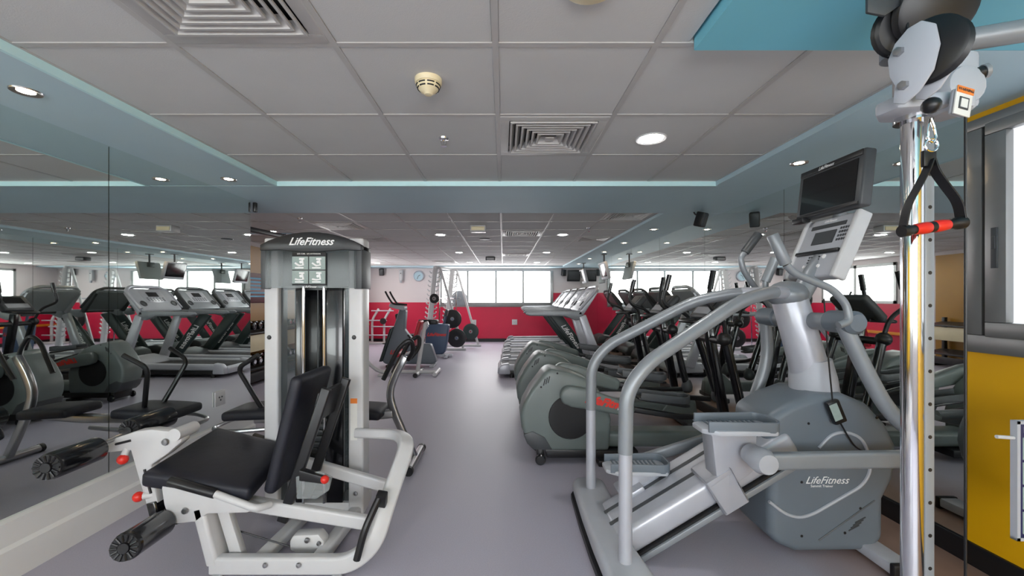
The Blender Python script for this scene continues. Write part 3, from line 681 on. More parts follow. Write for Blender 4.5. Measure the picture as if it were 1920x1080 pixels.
part('link_arm', B().tube([(.86, 2.58, .33), (1.3, 2.62, .45), (1.93, 2.64, .585)], .03, rect=(.045, .065), up=(0, 0, 1)), M_grey, st, .01, **W)
# mast
part('mast', B().tube([(1.70, CY, .78), (1.66, CY, 1.0), (1.565, CY, 1.33)], [.095, .085], 20), M_silver, st, .004, **W)
part('mast_collar', B().lathe([(.105, 0), (.115, .03), (.112, .10), (.098, .2), (.098, .205), (0, .205)], (1.705, CY, .79), (-.12, 0, 1), 24), M_lgrey, st, **W)
part('mast_cap', B().ball((1.555, CY, 1.35), .1, 18, (1, 1, .75)), M_grey, st, **W)
# handrails
def rail(sg):
    y = lambda d: CY + sg * d
    up = [(.558, y(.375), .62), (.562, y(.375), .90), (.66, y(.365), 1.03), (1.16, y(.24), 1.315), (1.34, y(.16), 1.355), (1.40, y(.13), 1.36)]
    part('handrail', B().tube(up, .033, 16, .16, 7), M_grey, st, **W)
    part('handrail_post', B().cyl((.558, y(.375), .10), (.558, y(.375), .64), .0305, 16), M_silver, st, **W)
    part('handrail_joint', B().tube([(1.385, y(.138), 1.36), (1.48, y(.07), 1.36), (1.56, y(.02), 1.352)], .0325, 16, .05), M_silver, st, **W)
rail(-1); rail(1)
# swing handles
def swing(sg, hub, path, arm, gripend):
    y = hub[1]
    part('pivot_hub', B().lathe([(.0, -.02), (.03, -.015), (.055, .0), (.055, .14), (.04, .16), (0, .16)], hub, (0, sg * .98, 0), 20), M_body, st, **W)
    part('swing_handle', B().tube(path, .017, 12, .06), M_grey, st, **W)
    part('swing_grip', B().cyl(path[-1], gripend, .026, 14), M_dgrey if sg > 0 else M_grey, st, .005, label='ribbed grey handle grip', **W)
    part('swing_arm', B().tube(arm, .034, 14, .12), M_grey, st, **W)
part('pivot_axle', B().cyl((1.64, 2.0, 1.21), (1.64, 2.58, 1.21), .045, 18), M_grey, st, **W)
swing(-1, (1.64, 2.08, 1.215), [P(1572, 610, 1.93), P(1593, 603, 1.93), P(1588, 572, 1.94), P(1560, 541, 1.95), P(1523, 527, 1.96), P(1487, 511, 1.97), P(1474, 496, 1.97)], [(1.62, 1.98, 1.20), (1.70, 1.96, 1.0), (1.80, 1.95, .80), (1.95, 1.93, .66), (1.93, 1.93, .585)], P(1448, 440, 1.985))
swing(1, (1.64, 2.48, 1.215), [P(1452, 600, 2.6), P(1446, 575, 2.6), P(1417, 541, 2.58), P(1394, 508, 2.57), P(1388, 484, 2.57), P(1396, 474, 2.57)], [(1.64, 2.6, 1.18), (1.66, 2.61, .95), (1.56, 2.6, .68), (1.66, 2.62, .60), (1.93, 2.64, .585)], P(1423, 438, 2.56))
part('fixed_handle', B().tube([(1.56, 2.36, 1.30), P(1435, 545, 2.45), P(1435, 527, 2.45)], .017, 12, .05).cyl(P(1435, 528, 2.45), P(1454, 484, 2.43), .026, 14), M_grey, st, **W)
# console
cdir = Vector((.135, 0, .325)).normalized(); cn = Vector((-cdir.z, 0, cdir.x)).normalized()   # face normal towards the user
Rc = Matrix((Vector((0, -1, 0)), cdir, cn)).transposed()      # local x = toward the viewer side, y = up the face, z = normal
cc = Vector((1.735, CY, 1.61))
def con(x, y, z, w, h, d): return B().box(cc + Rc @ Vector((x, y, z)), (w, h, d), Rc)
cs = part('console', con(0, 0, -.03, .37, .36, .06), M_lgrey, st, .015, 3, **W)
part('console_side', con(-.175, 0, -.025, .03, .37, .075), M_white, cs, .01, 3, **W); part('console_side', con(.175, 0, -.025, .03, .37, .075), M_white, cs, .01, 3, **W)
part('display', con(.0, .125, .001, .24, .022, .006), M_dgrey, cs, **W); part('display', con(.0, .055, .001, .15, .075, .006), M_dgrey, cs, **W)
part('book_ledge', con(0, -.035, .006, .31, .018, .02), M_black, cs, .003, **W)
part('display', con(-.01, -.115, .001, .06, .025, .006), M_dgrey, cs, **W)
kb = B()
for i in range(4):
    for j in range(4): kb.box(cc + Rc @ Vector((.10 + .016 * i, .03 + .022 * j, .001)), (.009, .012, .004), Rc)
for i in range(5):
    for j in range(3): kb.box(cc + Rc @ Vector((-.045 + .018 * i, -.06 - .016 * j, .001)), (.01, .008, .004), Rc)
part('keypad', kb, M_dgrey, cs, **W)
for bx_, by_, br_ in ((.06, -.062, .013), (-.02, -.155, .013), (.045, -.115, .011), (-.06, -.115, .011)): part('round_button', B().lathe([(0, .0), (br_, .0), (br_ * .8, .005), (0, .005)], cc + Rc @ Vector((bx_, by_, 0)), cn, 12), M_wprint, cs, **W)
text('LifeFitness', .02, M_wprint, cs, cc + Rc @ Vector((0, .155, .001)), (0, -1, 0), cdir, .45, off='world')
part('console_stem', B().tube([(1.60, CY, 1.30), (1.68, CY, 1.44), (1.76, CY, 1.55)], .05, 14, .08).tube([(1.80, CY, 1.62), (1.85, CY, 1.80), (1.82, CY, 1.92)], .03, 12, .05), M_grey, st, **W)
# monitor
mdir = Vector((.03, 0, .28)).normalized(); mn = Vector((-mdir.z, 0, mdir.x))
Rm = Matrix((Vector((0, -1, 0)), mdir, mn)).transposed()
mc = Vector((1.775, CY, 1.935))
def mon(x, y, z, w, h, d): return B().box(mc + Rm @ Vector((x, y, z)), (w, h, d), Rm)
mo = part('monitor', mon(0, 0, -.03, .455, .29, .06), M_dgrey, st, .012, 3, **W)
part('monitor_back', mon(0, 0, -.075, .36, .22, .04), M_lgrey, mo, .012, **W)
part('screen', mon(0, -.008, .001, .385, .215, .004), M_blackg, mo, **W)
part('bezel', mon(0, .125, .002, .43, .03, .006), M_black, mo, .002, **W); part('bezel', mon(0, -.13, .002, .43, .018, .006), M_black, mo, .002, **W)
text('LifeFitness', .026, M_wprint, mo, mc + Rm @ Vector((-.02, .123, .0055)), (0, -1, 0), mdir, .45, off='world')
part('headphone_box', B().box((1.76, 2.46, 1.785), (.05, .09, .03)), M_black, mo, .005, **W)
part('power_adapter', B().box(P(1567, 772, 2.09), (.062, .03, .12), rotm(0, -22)), M_black, st, .008, label='black power adapter hanging on the housing', **W)
part('adapter_label', B().box(P(1567.5, 773, 2.072), (.04, .002, .085), rotm(0, -22)), M_gprint, st, **W)
part('power_cord', B().tube([P(1545, 560, 2.15), P(1552, 660, 2.14), P(1561, 752, 2.09)], .004, 6, .1).tube([P(1575, 792, 2.09), P(1588, 815, 2.10), P(1604, 840, 2.11), P(1640, 855, 2.115), P(1672, 872, 2.115)], .004, 6, .06), M_black, st, **W)

# ------------------------------------------------------------------ cable column (right edge)
cm = thing('cable_machine', 'chrome cable column with pulleys in front of the yellow wall', 'exercise machine', (1.19, 1.22, 0))
part('base_plate', B().box2((1.10, 1.08, 0), (1.36, 1.40, .02)), M_grey, cm, .005, **W)
part('column', B().cyl((1.188, 1.21, .02), (1.188, 1.21, 2.2), .0255, 28), M_chrome, cm, **W)
bar = part('perforated_bar', B().box2((1.2125, 1.196, .02), (1.2405, 1.226, 2.2)), M_grey, cm, .003, **W)
hl = B()
for k in range(20): hl.lathe([(0, -.0005), (.0055, -.0005), (.0055, .004), (0, .004)], (1.2265, 1.196, .08 + .0945 * k), (0, 1, 0), 12)
part('hole', hl, M_black, bar, **W)
part('side_cable', B().cyl((1.388, 1.25, .02), (1.388, 1.25, 1.97), .0035, 8), M_black, cm, **W)
# sliding carriage
car_ = part('carriage', B().prism([(-.12, -.05), (.0, -.07), (.10, -.05), (.12, .0), (.10, .05), (-.08, .055), (-.13, .01)], 1.855, 1.895, 'z').add([], []), M_lgrey, cm, .01)
car_.location = (.02, -.02, 0)
part('carriage_block', B().box2((1.245, 1.17, 1.87), (1.345, 1.25, 2.03)).cyl((1.3, 1.16, 1.93), (1.3, 1.26, 1.93), .055, 18), M_lgrey, cm, .012, **W)
part('collar', B().cyl((1.188, 1.21, 1.84), (1.188, 1.21, 1.99), .042, 24), M_chrome, cm, **W)
RL = rotm(0, 10, 8); lc = Vector((1.215, 1.10, 1.85))
lab = part('warning_label', B().box(lc, (.052, .004, .076), RL), M_label, cm, .001, **W)
part('label_stripe', B().box(lc + RL @ Vector((0, -.0025, .029)), (.052, .002, .017), RL), M_lblo, lab, **W)
part('label_box', B().box(lc + RL @ Vector((0, -.0025, -.006)), (.030, .002, .032), RL), M_dgrey, lab, **W); part('label_box_face', B().box(lc + RL @ Vector((0, -.0035, -.006)), (.021, .002, .023), RL), M_label, lab, **W)
text('WARNING', .010, M_dgrey, lab, lc + RL @ Vector((0, -.0038, .029)), RL @ Vector((1, 0, 0)), RL @ Vector((0, 0, 1)), .2, off='world')
part('label_bracket', B().box(lc + RL @ Vector((.0, .010, 0)), (.048, .014, .07), RL).box(lc + Vector((.03, .055, .015)), (.05, .08, .04)), M_lgrey, cm, .008, **W)
part('plunger', B().lathe([(.0, 0), (.017, 0), (.017, .055), (0, .055)], (1.30, 1.19, 1.955), (.75, -.25, .18), 16), M_black, cm, **W)
part('plunger_cap', B().lathe([(.0, 0), (.02, 0), (.02, .01), (0, .01)], Vector((1.30, 1.19, 1.955)) + Vector((.75, -.25, .18)).normalized() * .055, (.75, -.25, .18), 16), M_grey, cm, **W)
part('cable_clamp', B().cyl((1.388, 1.25, 1.92), (1.388, 1.25, 2.0), .01, 10).cyl((1.365, 1.25, 1.955), (1.41, 1.25, 1.955), .005, 8), M_steel, cm, **W)
# swivel pulley, its plane turned towards the viewer
ux = Vector((.35, -.937, 0)); uz = Vector((0, 0, 1)); un = ux.cross(uz)      # un = pulley axis
pc = Vector((1.10, 1.10, 1.952))
def sw3(pts, d0, d1):
    n = len(pts); vs = [pc + ux * a + uz * b + un * d0 for a, b in pts] + [pc + ux * a + uz * b + un * d1 for a, b in pts]
    return B().add(vs, [tuple(range(n)), tuple(range(2 * n - 1, n - 1, -1))] + [(i, i + n, (i + 1) % n + n, (i + 1) % n) for i in range(n)])
kid = [(a * .8, b * .84) for a, b in [(.02, .115), (.055, .085), (.065, .02), (.05, -.05), (.015, -.1), (-.025, -.125), (-.055, -.11), (-.05, -.055), (-.065, -.02), (-.07, .035), (-.05, .08), (-.015, .11)]]
sp = part('swivel_plate', sw3(kid, .02, .028), M_lgrey, cm, .003, **W)
part('swivel_plate', sw3([(a * .9 + .02, b * .9) for a, b in kid], -.03, -.022), M_lgrey, cm, .003, **W)
part('pulley', B().lathe([(.0, -.016), (.074, -.016), (.081, -.012), (.07, 0), (.081, .012), (.074, .016), (0, .016)], pc + ux * .02 + uz * .02, un, 32), M_black, cm, **W)
for a, b in ((-.03, .04), (-.02, -.055)): part('bolt', B().lathe([(0, 0), (.013, 0), (.011, .01), (0, .012)], pc + ux * a + uz * b + un * .028, un, 6), M_steel, sp, **W)
part('cable_stop', B().ball(P(1746, 198, 1.085), .021, 14), M_black, cm, **W)
# overhead pulleys and beam
part('overhead_pulley', B().lathe([(.0, -.02), (.088, -.02), (.098, -.014), (.085, 0), (.098, .014), (.088, .02), (0, .02)], (1.205, 1.16, 2.14), (-.12, -.82, -.35), 32), M_black, cm, **W)
part('overhead_pulley', B().lathe([(.0, -.016), (.07, -.016), (.078, -.01), (.066, 0), (.078, .01), (.07, .016), (0, .016)], (1.165, 1.21, 2.115), (-.2, -.9, -.25), 28), M_black, cm, **W)
grd_ = part('overhead_guard', B().prism([(.0, -.01), (.05, -.02), (.10, .015), (.09, .06), (.0, .06)], 0, .01, 'y'), M_dgrey, cm, .003)
grd_.location = (-.165, -.05, 2.145)
part('overhead_cable', B().cyl((1.135, 1.16, 2.0), (1.133, 1.17, 2.13), .0035, 8), M_black, cm, **W)
part('cross_beam', B().cyl((1.19, 1.30, 2.095), (2.20, .93, 2.095), .031, 22), M_grey, cm, **W)
part('beam_saddle', B().cyl((1.188, 1.25, 2.05), (1.188, 1.25, 2.2), .045, 18), M_grey, cm, **W)
# exercise chart on the frame
part('rear_upright', B().box2((2.12, .98, 0), (2.18, 1.04, 2.14)), M_grey, cm, .006, **W)
ch = part('exercise_chart', B().box2((1.727, 1.398, .52), (2.13, 1.41, .912)), M_navy, cm, .004, label='navy exercise chart with pale panels', **W)
part('chart_border', B().box2((1.722, 1.394, .515), (1.733, 1.414, .917)).box2((1.722, 1.394, .907), (2.135, 1.414, .917)).box2((1.722, 1.394, .515), (2.135, 1.414, .525)), M_lgrey, ch, **W)
for k in range(4): part('chart_panel', B().box2((1.745, 1.395, .538 + .083 * k), (2.115, 1.3985, .612 + .083 * k)), M_pgreen, ch, **W)
text('D', .03, M_wprint, ch, (1.746, 1.3965, .886), (1, 0, 0), (0, 0, 1), 0, off='world', align='LEFT')
part('chart_rod', B().tube([(1.665, 1.405, .862), (1.74, 1.405, .857)], .006, 10), M_white, ch, **W)
part('chart_arm', B().tube([(2.05, 1.41, .8), (2.15, 1.2, .8), (2.15, 1.02, .8)], .012, 8, .05), M_grey, cm, **W)

# stirrup handle hanging from the cable
sh = thing('stirrup_handle', 'black strap handle with red grip hanging from the cable column', 'cable handle', (1.23, 1.1, 1.5))
H = lambda px, py, Y=1.1: P(px, py, Y)
hy = dict(world=True)
part('carabiner', B().tube([H(1745, 222), H(1752, 240), H(1755, 258), H(1748, 268), H(1740, 262), H(1738, 244), H(1743, 224)], .0035, 8, .01, closed=True), M_chrome, sh, **hy)
part('ring', B().tube([H(1746 + 12 * math.cos(a * math.pi / 8), 272 + 12 * math.sin(a * math.pi / 8)) for a in range(16)], .003, 8, closed=True), M_chrome, sh, **hy)
part('strap_loop', B().hexa([H(1733, 281), H(1757, 281), H(1758, 312), H(1733, 312)], (0, .012, 0)), M_black, sh, .003, **hy)
part('strap', B().tube([H(1744, 300, 1.103), H(1738, 318), H(1720, 352), H(1701, 385), H(1693, 425)], .004, fil=.04, rect=(.004, .024), up=(0, 1, 0)), M_black, sh, **hy)
part('strap', B().tube([H(1746, 300, 1.106), H(1753, 322), H(1775, 352), H(1797, 380), H(1803, 418)], .004, fil=.04, rect=(.004, .026), up=(0, 1, 0)), M_black, sh, **hy)
a, b = H(1690, 434), H(1806, 417); ax = (b - a).normalized(); Lh = (b - a).length
part('tube_end', B().lathe([(0, 0), (.0155, 0), (.0155, .018), (.0125, .024), (.0125, .04), (0, .04)], a, ax, 18), M_black, sh, **hy)
part('tube_end', B().lathe([(.0, .006), (.011, .006), (.011, 0), (.0165, 0), (.0165, .018), (.0125, .026), (.0125, .045), (0, .045)], b, -ax, 18), M_black, sh, **hy)
part('red_grip', B().lathe([(0, .034), (.0135, .034), (.0155, .05), (.0158, Lh * .42), (.0135, Lh * .45), (0, Lh * .45)], a, ax, 18), M_redp, sh, label='red rubber grip', **hy)
part('red_grip', B().lathe([(0, Lh * .51), (.0135, Lh * .51), (.0158, Lh * .54), (.0155, Lh - .056), (.0135, Lh - .042), (0, Lh - .042)], a, ax, 18), M_redp, sh, label='red rubber grip', **hy)
part('grip_band', B().lathe([(0, Lh * .44), (.0145, Lh * .44), (.0145, Lh * .52), (0, Lh * .52)], a, ax, 18), M_black, sh, **hy)
# ------------------------------------------------------------------ elliptical trainers
def elliptical(loc, label):
    t = thing('elliptical_trainer', label, 'elliptical', loc, group='row of elliptical trainers facing the right mirror')
    pf = [(.217, .757), (.19, .725), (.088, .594), (.03, .488), (.004, .393), (.016, .29), (.063, .19), (.11, .13), (.25, .105), (.72, .105), (.735, .36), (.70, .50), (.63, .60), (.53, .685), (.44, .722), (.347, .746), (.262, .762)]
    h = part('drive_housing', B().prism(pf, -.15, .15), M_ell, t, .035, 3)
    for sg in (-1, 1):
        part('flywheel_disc', B().lathe([(0, 0), (.172, 0), (.176, .004), (.176, -.01), (0, -.01)], (.405, sg * .151, .38), (0, sg, 0), 32), M_black, h)
    for k in range(3):
        part('vent_slot', B().box((.196 + .018 * k, -.1515, .66 + .01 * k), (.008, .006, .055), rotm(0, 14)), M_black, h)
    part('screw', B().lathe([(0, 0), (.008, 0), (0, .004)], (.17, -.151, .62), (0, -1, 0), 8).lathe([(0, 0), (.008, 0), (0, .004)], (.30, -.151, .73), (0, -1, 0), 8), M_black, h)
    part('base_skirt', B().prism([(.22, .05), (.95, .05), (.95, .11), (.20, .12)], -.145, .145), M_black, t, .01); part('rear_foot', B().box2((.62, -.2, 0), (.70, .2, .05)), M_black, t, .008)
    part('lower_shell', B().prism([(.03, .24), (.10, .27), (.2, .22), (.26, .12), (.11, .12), (.06, .17)], -.156, .156), M_dgrey, h, .008)
    part('base_rail', B().tube([(.60, 0, .18), (1.80, 0, .18)], .05, rect=(.2, .13)), M_ell, t, .03, 3)
    for sg in (-1, 1):
        part('transport_wheel', B().lathe([(0, -.016), (.034, -.016), (.042, -.008), (.042, .008), (.034, .016), (0, .016)], (.165, sg * .155, .042), (0, 1, 0), 18), M_blackg, t)
    part('wheel_fork', B().box((.17, 0, .075), (.05, .27, .10)), M_black, t, .01)
    part('front_foot', B().box2((1.72, -.28, .01), (1.85, .28, .07)), M_dgrey, t, .015)
    part('front_boot', B().prism([(1.45, .08), (1.92, .08), (1.90, .25), (1.78, .34), (1.70, .36), (1.60, .25)], -.11, .11), M_ell, t, .04, 3)
    part('mast', B().tube([(1.72, 0, .30), (1.60, 0, .96), (1.58, 0, 1.12)], .035, rect=(.075, .075), up=(0, 1, 0)), M_blackg, t, .01)
    part('pivot_axle', B().cyl((1.595, -.24, .99), (1.595, .24, .99), .03, 14), M_black, t)
    for sg, dx, dz in ((-1, .0, .0), (1, -.14, .12)):
        y = sg * .2
        # pedal lever with its cover
        cov = part('lever_cover', B().prism([(.31, .57 + dz), (.33, .62 + dz), (.38, .645 + dz), (.52, .62 + dz), (.88, .50 + dz), (.90, .46 + dz), (.87, .40 + dz), (.60, .45 + dz), (.40, .48 + dz), (.33, .51 + dz)], y - .045, y + .045), M_ell, t, .03, 3)
        if sg < 0:
            text('LifeFitness', .085, M_redlogo, cov, (.68, y - .047, .515 + dz), (1, 0, -.2), (.2, 0, 1), .45, bold=.004)
            text('9500HR', .03, M_wprint, cov, (.80, y - .047, .462 + dz), (1, 0, -.2), (.2, 0, 1), .1, bold=.001)
        part('pedal_lever', B().tube([(.86, y, .46 + dz), (1.25, y, .40 + dz * .6), (1.70, y + sg * .02, .40 + dz * .3)], .02, rect=(.035, .045)), M_black, t, .005)
        x0, z0 = .92 + dx * .3, .50 + dz * .8
        pd = part('pedal', B().prism([(x0, y - .07), (x0 + .05, y - .085), (x0 + .36, y - .085), (x0 + .41, y - .05), (x0 + .41, y + .05), (x0 + .36, y + .085), (x0 + .05, y + .085), (x0, y + .07)], z0 - .015, z0 + .005, 'z'), M_black, t, .006)
        pd.rotation_euler = (0, math.radians(9), 0); pd.location = (-.075, 0, .21)
        part('pedal_rim', B().tube([(x0 + .01, y - .08, z0 + .02), (x0 + .36, y - .08, z0 + .035), (x0 + .405, y - .04, z0 + .05), (x0 + .405, y + .04, z0 + .05), (x0 + .36, y + .08, z0 + .035), (x0 + .01, y + .08, z0 + .02)], .01, fil=.03, rect=(.012, .055)), M_dgrey, pd, .003)
        xb, xt = 1.74 - dx * .25, 1.60
        part('swing_pole', B().tube([(xb, y + sg * .03, .42 + dz * .3), (xt, y + sg * .03, 1.0)], .033, 12), M_blackg, t)
        part('pole_boot', B().lathe([(.03, .07), (.045, .04), (.055, 0), (.05, -.04), (.03, -.06), (0, -.065)], (xb, y + sg * .03, .43 + dz * .3), (0, 0, 1), 16), M_dgrey, t)
        part('pivot_ball', B().ball((xt - .01, y + sg * .03, 1.01), .055, 14), M_black, t)
        part('swing_handle', B().tube([(xt, y + sg * .03, 1.0), (xt - .03 + dx * .3, y + sg * .06, 1.18), (xt - .17 + dx, y + sg * .07, 1.28), (xt - .11 + dx, y + sg * .05, 1.50)], .016, 10, .08), M_black, t)
        part('handle_grip', B().cyl((xt - .135 + dx, y + sg * .057, 1.40), (xt - .105 + dx, y + sg * .049, 1.54), .022, 12), M_blackg, t)
    R = rotm(0, -48)
    c = part('console', B().box((1.60, 0, 1.25), (.26, .36, .07), R), M_dgrey, t, .025, 3)
    part('display', B().box(Vector((1.60, 0, 1.25)) + R @ Vector((.04, 0, .036)), (.1, .22, .004), R), M_blackg, c)
    part('keypad', B().box(Vector((1.60, 0, 1.25)) + R @ Vector((-.06, 0, .036)), (.07, .26, .004), R), M_lgrey, c)
    part('rest_bar', B().tube([(1.58, -.1, 1.15), (1.40, -.16, 1.14), (1.36, 0, 1.14), (1.40, .16, 1.14), (1.58, .1, 1.15)], .015, 10, .08), M_black, t)
    return t
e1_ = elliptical((.13, 3.47, 0), 'grey green elliptical trainer nearest to the viewer, behind the handrails')
copy_tree(e1_, loc=(.13, 4.47, 0), label='grey green elliptical trainer, middle one of the row')
copy_tree(e1_, loc=(.13, 5.47, 0), label='grey green elliptical trainer, last of the row next to the treadmills')

# ------------------------------------------------------------------ treadmills
def treadmill(loc, label, new):
    t = thing('treadmill', label, 'treadmill', loc, group='row of treadmills facing the right mirror')
    shell = M_silver if new else M_grey
    for sg in (-1, 1):
        part('side_rail', B().tube([(.04, sg * .34, .17), (1.55, sg * .34, .19)], .05, rect=(.11, .10)), M_lgrey, t, .02, 3)
    part('belt', B().box2((.03, -.285, .15), (1.55, .285, .195)), M_belt, t, .015)
    part('deck_frame', B().box2((.10, -.36, .05), (1.6, .36, .13)), M_black, t, .01)
    rc = part('rear_cap', B().prism([(-.03, .06), (-.02, .17), (.03, .23), (.16, .245), (.18, .06)], -.40, -.29), shell, t, .025, 3)
    part('rear_cap', B().prism([(-.03, .06), (-.02, .17), (.03, .23), (.16, .245), (.18, .06)], .29, .40), shell, t, .025, 3)
    part('rear_roller', B().cyl((.04, -.3, .14), (.04, .3, .14), .045, 16), M_black, t)
    part('rear_cover', B().prism([(-.04, .06), (-.035, .15), (.0, .19), (.05, .05)], -.30, .30), shell, t, .012)
    part('motor_hood', B().prism([(1.40, .08), (1.98, .08), (2.02, .14), (1.96, .26), (1.80, .32), (1.55, .27), (1.42, .2)], -.40, .40), M_dgrey if not new else M_lgrey, t, .04, 3)
    for x in (.2, 1.85):
        for sg in (-1, 1): part('foot', B().lathe([(0, 0), (.035, 0), (.03, .06), (0, .06)], (x, sg * .33, 0), n=12), M_black, t)
    for sg in (-1, 1):
        y = sg * .41
        if new:
            part('upright', B().prism([(1.30, 1.02), (1.42, 1.06), (1.74, .2), (1.58, .17)], y - .035, y + .035), M_silver, t, .02, 3, label='silver upright')
        else:
            u = part('upright', B().prism([(.90, 1.00), (1.12, 1.04), (1.74, .18), (1.55, .14)], y - .035, y + .035), M_dgreen, t, .02, 3, label='dark green slanting upright')
            text('LifeFitness', .13, M_wprint, u, (1.31, y + sg * .0365, .60), (sg * -.63 if sg < 0 else -.63, 0, .86 if sg > 0 else -.86) if sg > 0 else (.63, 0, -.86), (.86, 0, .63), .3, bold=.002)
        part('handrail', B().prism([(.42, 1.06), (.46, 1.10), (1.15, 1.115), (1.36, 1.12), (1.38, .98), (1.25, .96), (1.08, 1.03), (.50, 1.035)], y - .03, y + .03), M_grey, t, .018, 3)
        part('console_strut', B().prism([(1.28, 1.05), (1.38, 1.05), (1.62, 1.42), (1.54, 1.44)], y - .03, y - .0 + .03), M_silver if new else M_dgrey, t, .012)
    part('cross_bar', B().tube([(1.18, -.39, 1.07), (1.18, .39, 1.07)], .024, 12), M_dgrey, t)
    R = rotm(0, -50)
    cc_ = Vector((1.47, 0, 1.29))
    c = part('console', B().box(cc_, (.50, .84, .07), R), M_lgrey if new else M_grey, t, .035, 3)
    part('display_panel', B().box(cc_ + R @ Vector((.05, 0, .036)), (.26, .46, .006), R), M_silver, c, .004)
    part('display', B().box(cc_ + R @ Vector((.10, 0, .040)), (.1, .22, .006), R), M_blackg, c)
    kb = B()
    for i in range(6):
        for j in range(3): kb.box(cc_ + R @ Vector((-.04 + .03 * j, -.16 + .064 * i, .040)), (.014, .034, .005), R)
    part('keypad', kb, M_dgrey, c)
    for sg in (-1, 1): part('cup_holder', B().lathe([(.055, 0), (.06, .01), (.05, .012), (.045, .002), (0, .002)], cc_ + R @ Vector((-.1, sg * .32, .034)), R @ Vector((0, 0, 1)), 18), M_dgrey, c)
    part('console_rim', B().tube([cc_ + R @ Vector(p) for p in ((-.2, -.43, .02), (.2, -.43, .02), (.29, -.3, .02), (.29, .3, .02), (.2, .43, .02), (-.2, .43, .02))], .028, 10, .1), M_silver if new else M_dgrey, c)
    return t
new_t = treadmill((-.06, 7.3, 0), 'silver treadmill nearest to the viewer with silver uprights', True)
old_t = treadmill((-.02, 8.4, 0), 'grey treadmill with dark green lettered uprights, second in the row', False)
copy_tree(old_t, loc=(.0, 9.45, 0), label='grey treadmill with dark green uprights, third in the row')
copy_tree(old_t, loc=(.03, 10.55, 0), label='grey treadmill with dark green uprights, fourth in the row')
copy_tree(old_t, loc=(.12, 11.75, 0), label='grey treadmill with dark green uprights, last in the row below the window')
# ------------------------------------------------------------------ stretching bench behind the weight tower
sb = thing('stretching_bench', 'silver stretching bench with black pads behind the weight tower', 'exercise machine', (-1.4, 3.36, 0))
part('front_leg', B().tube([(-.79, 3.36, .86), (-.87, 3.36, .72), (-.925, 3.36, .56), (-.88, 3.36, .40), (-.72, 3.36, .05)], .04, fil=.14, rect=(.06, .05), up=(0, 1, 0)), M_steel, sb, .008, **W)
part('front_foot', B().cyl((-.71, 3.12, .035), (-.71, 3.6, .035), .032, 14), M_steel, sb, **W)
for y in (3.10, 3.59): part('foot_cap', B().cyl((-.71, y, .034), (-.71, y + .03, .034), .036, 14), M_black, sb, **W)
part('main_beam', B().tube([(-.89, 3.36, .40), (-1.3, 3.36, .36), (-2.0, 3.36, .36)], .04, fil=.1, rect=(.06, .07)), M_steel, sb, .008, **W)
part('rear_leg', B().tube([(-1.75, 3.36, .36), (-2.05, 3.36, .05)], .04, rect=(.07, .05), up=(0, 1, 0)), M_steel, sb, .008, **W)
part('rear_foot', B().cyl((-2.05, 3.12, .035), (-2.05, 3.6, .035), .032, 14), M_steel, sb, **W)
cushion('seat', [(-1.34, 3.2, .47), (-.95, 3.2, .45), (-.95, 3.52, .45), (-1.34, 3.52, .47)], .07, M_vinyl, sb, .025)
cushion('knee_pad', [(-2.17, 3.18, .45), (-1.70, 3.18, .47), (-1.70, 3.54, .47), (-2.17, 3.54, .45)], .07, M_vinyl, sb, .025)
part('pad_rail', B().tube([(-1.62, 3.12, .36), (-2.05, 3.1, .33), (-2.26, 3.2, .32), (-2.26, 3.5, .32), (-2.05, 3.6, .33), (-1.62, 3.58, .36)], .016, 10, .1), M_steel, sb, **W)
for sg in (-1, 1):
    y = 3.36 + sg * .11
    part('hand_bar', B().tube([(-.76, 3.36 + sg * .04, .84), (-.70, y, .92), (-.71, y + sg * .05, 1.02), (-.80, y + sg * .05, .96), (-.93, y + sg * .03, .70)], .018, 10, .06), M_black, sb, label='black padded hand bar', **W)
    part('rear_hand_bar', B().tube([(-1.86, 3.36 + sg * .05, .36), (-1.93, 3.36 + sg * .12, .55), (-2.02, 3.36 + sg * .2, .80), (-1.85, 3.36 + sg * .22, .90)], .018, 10, .06), M_black, sb, label='black padded hand bar', **W)

# ------------------------------------------------------------------ exercise bikes in the back
def bike_body(t, m):
    body = part('body', B().prism([(0, .10), (.28, .96), (.33, 1.12), (.46, 1.10), (.43, .72), (.52, .60), (.68, .44), (.94, .44), (1.06, .09), (.95, .05), (.06, .05)], -.1, .1), m, t, .03, 3)
    return body
bk = thing('upright_bike', 'grey upright exercise bike with black handlebars beside the hooked rack', 'exercise bike', (-2.35, 8.15, 0))
bd = bike_body(bk, M_body)
part('side_groove', B().tube([(.50, -.101, .62), (.72, -.101, .33)], .02, 8), M_black, bd)
text('LifeFitness', .11, M_redlogo, bd, (.38, -.1015, .28), (1, 0, 0), (0, 0, 1), .4, bold=.003)
part('front_cover', B().prism([(-.06, .10), (.0, .10), (.22, .78), (.15, .74)], -.11, .11), M_dgreen, bk, .01)
part('console', B().box((.29, 0, 1.16), (.30, .28, .08), rotm(0, 14)), M_lgrey, bk, .025, 3)
for sg in (-1, 1):
    part('handlebar', B().tube([(.44, sg * .06, 1.20), (.22, sg * .16, 1.22), (.13, sg * .16, 1.36), (.08, sg * .16, 1.46)], .018, 10, .05), M_black, bk)
    part('crank', B().tube([(.46, sg * .13, .34), (.46 + sg * .12, sg * .14, .26)], .015, 8), M_steel, bk); part('pedal', B().box((.46 + sg * .14, sg * .19, .25), (.1, .09, .03)), M_black, bk, .006)
part('seat_tube', B().tube([(.62, 0, .48), (.86, 0, .80)], .035, 12), M_silver, bk)
part('saddle', B().prism([(.68, -.03), (.82, -.06), (.94, -.13), (1.06, -.12), (1.08, 0), (1.06, .12), (.94, .13), (.82, .06), (.68, .03)], .82, .91, 'z'), M_black, bk, .025, 3)
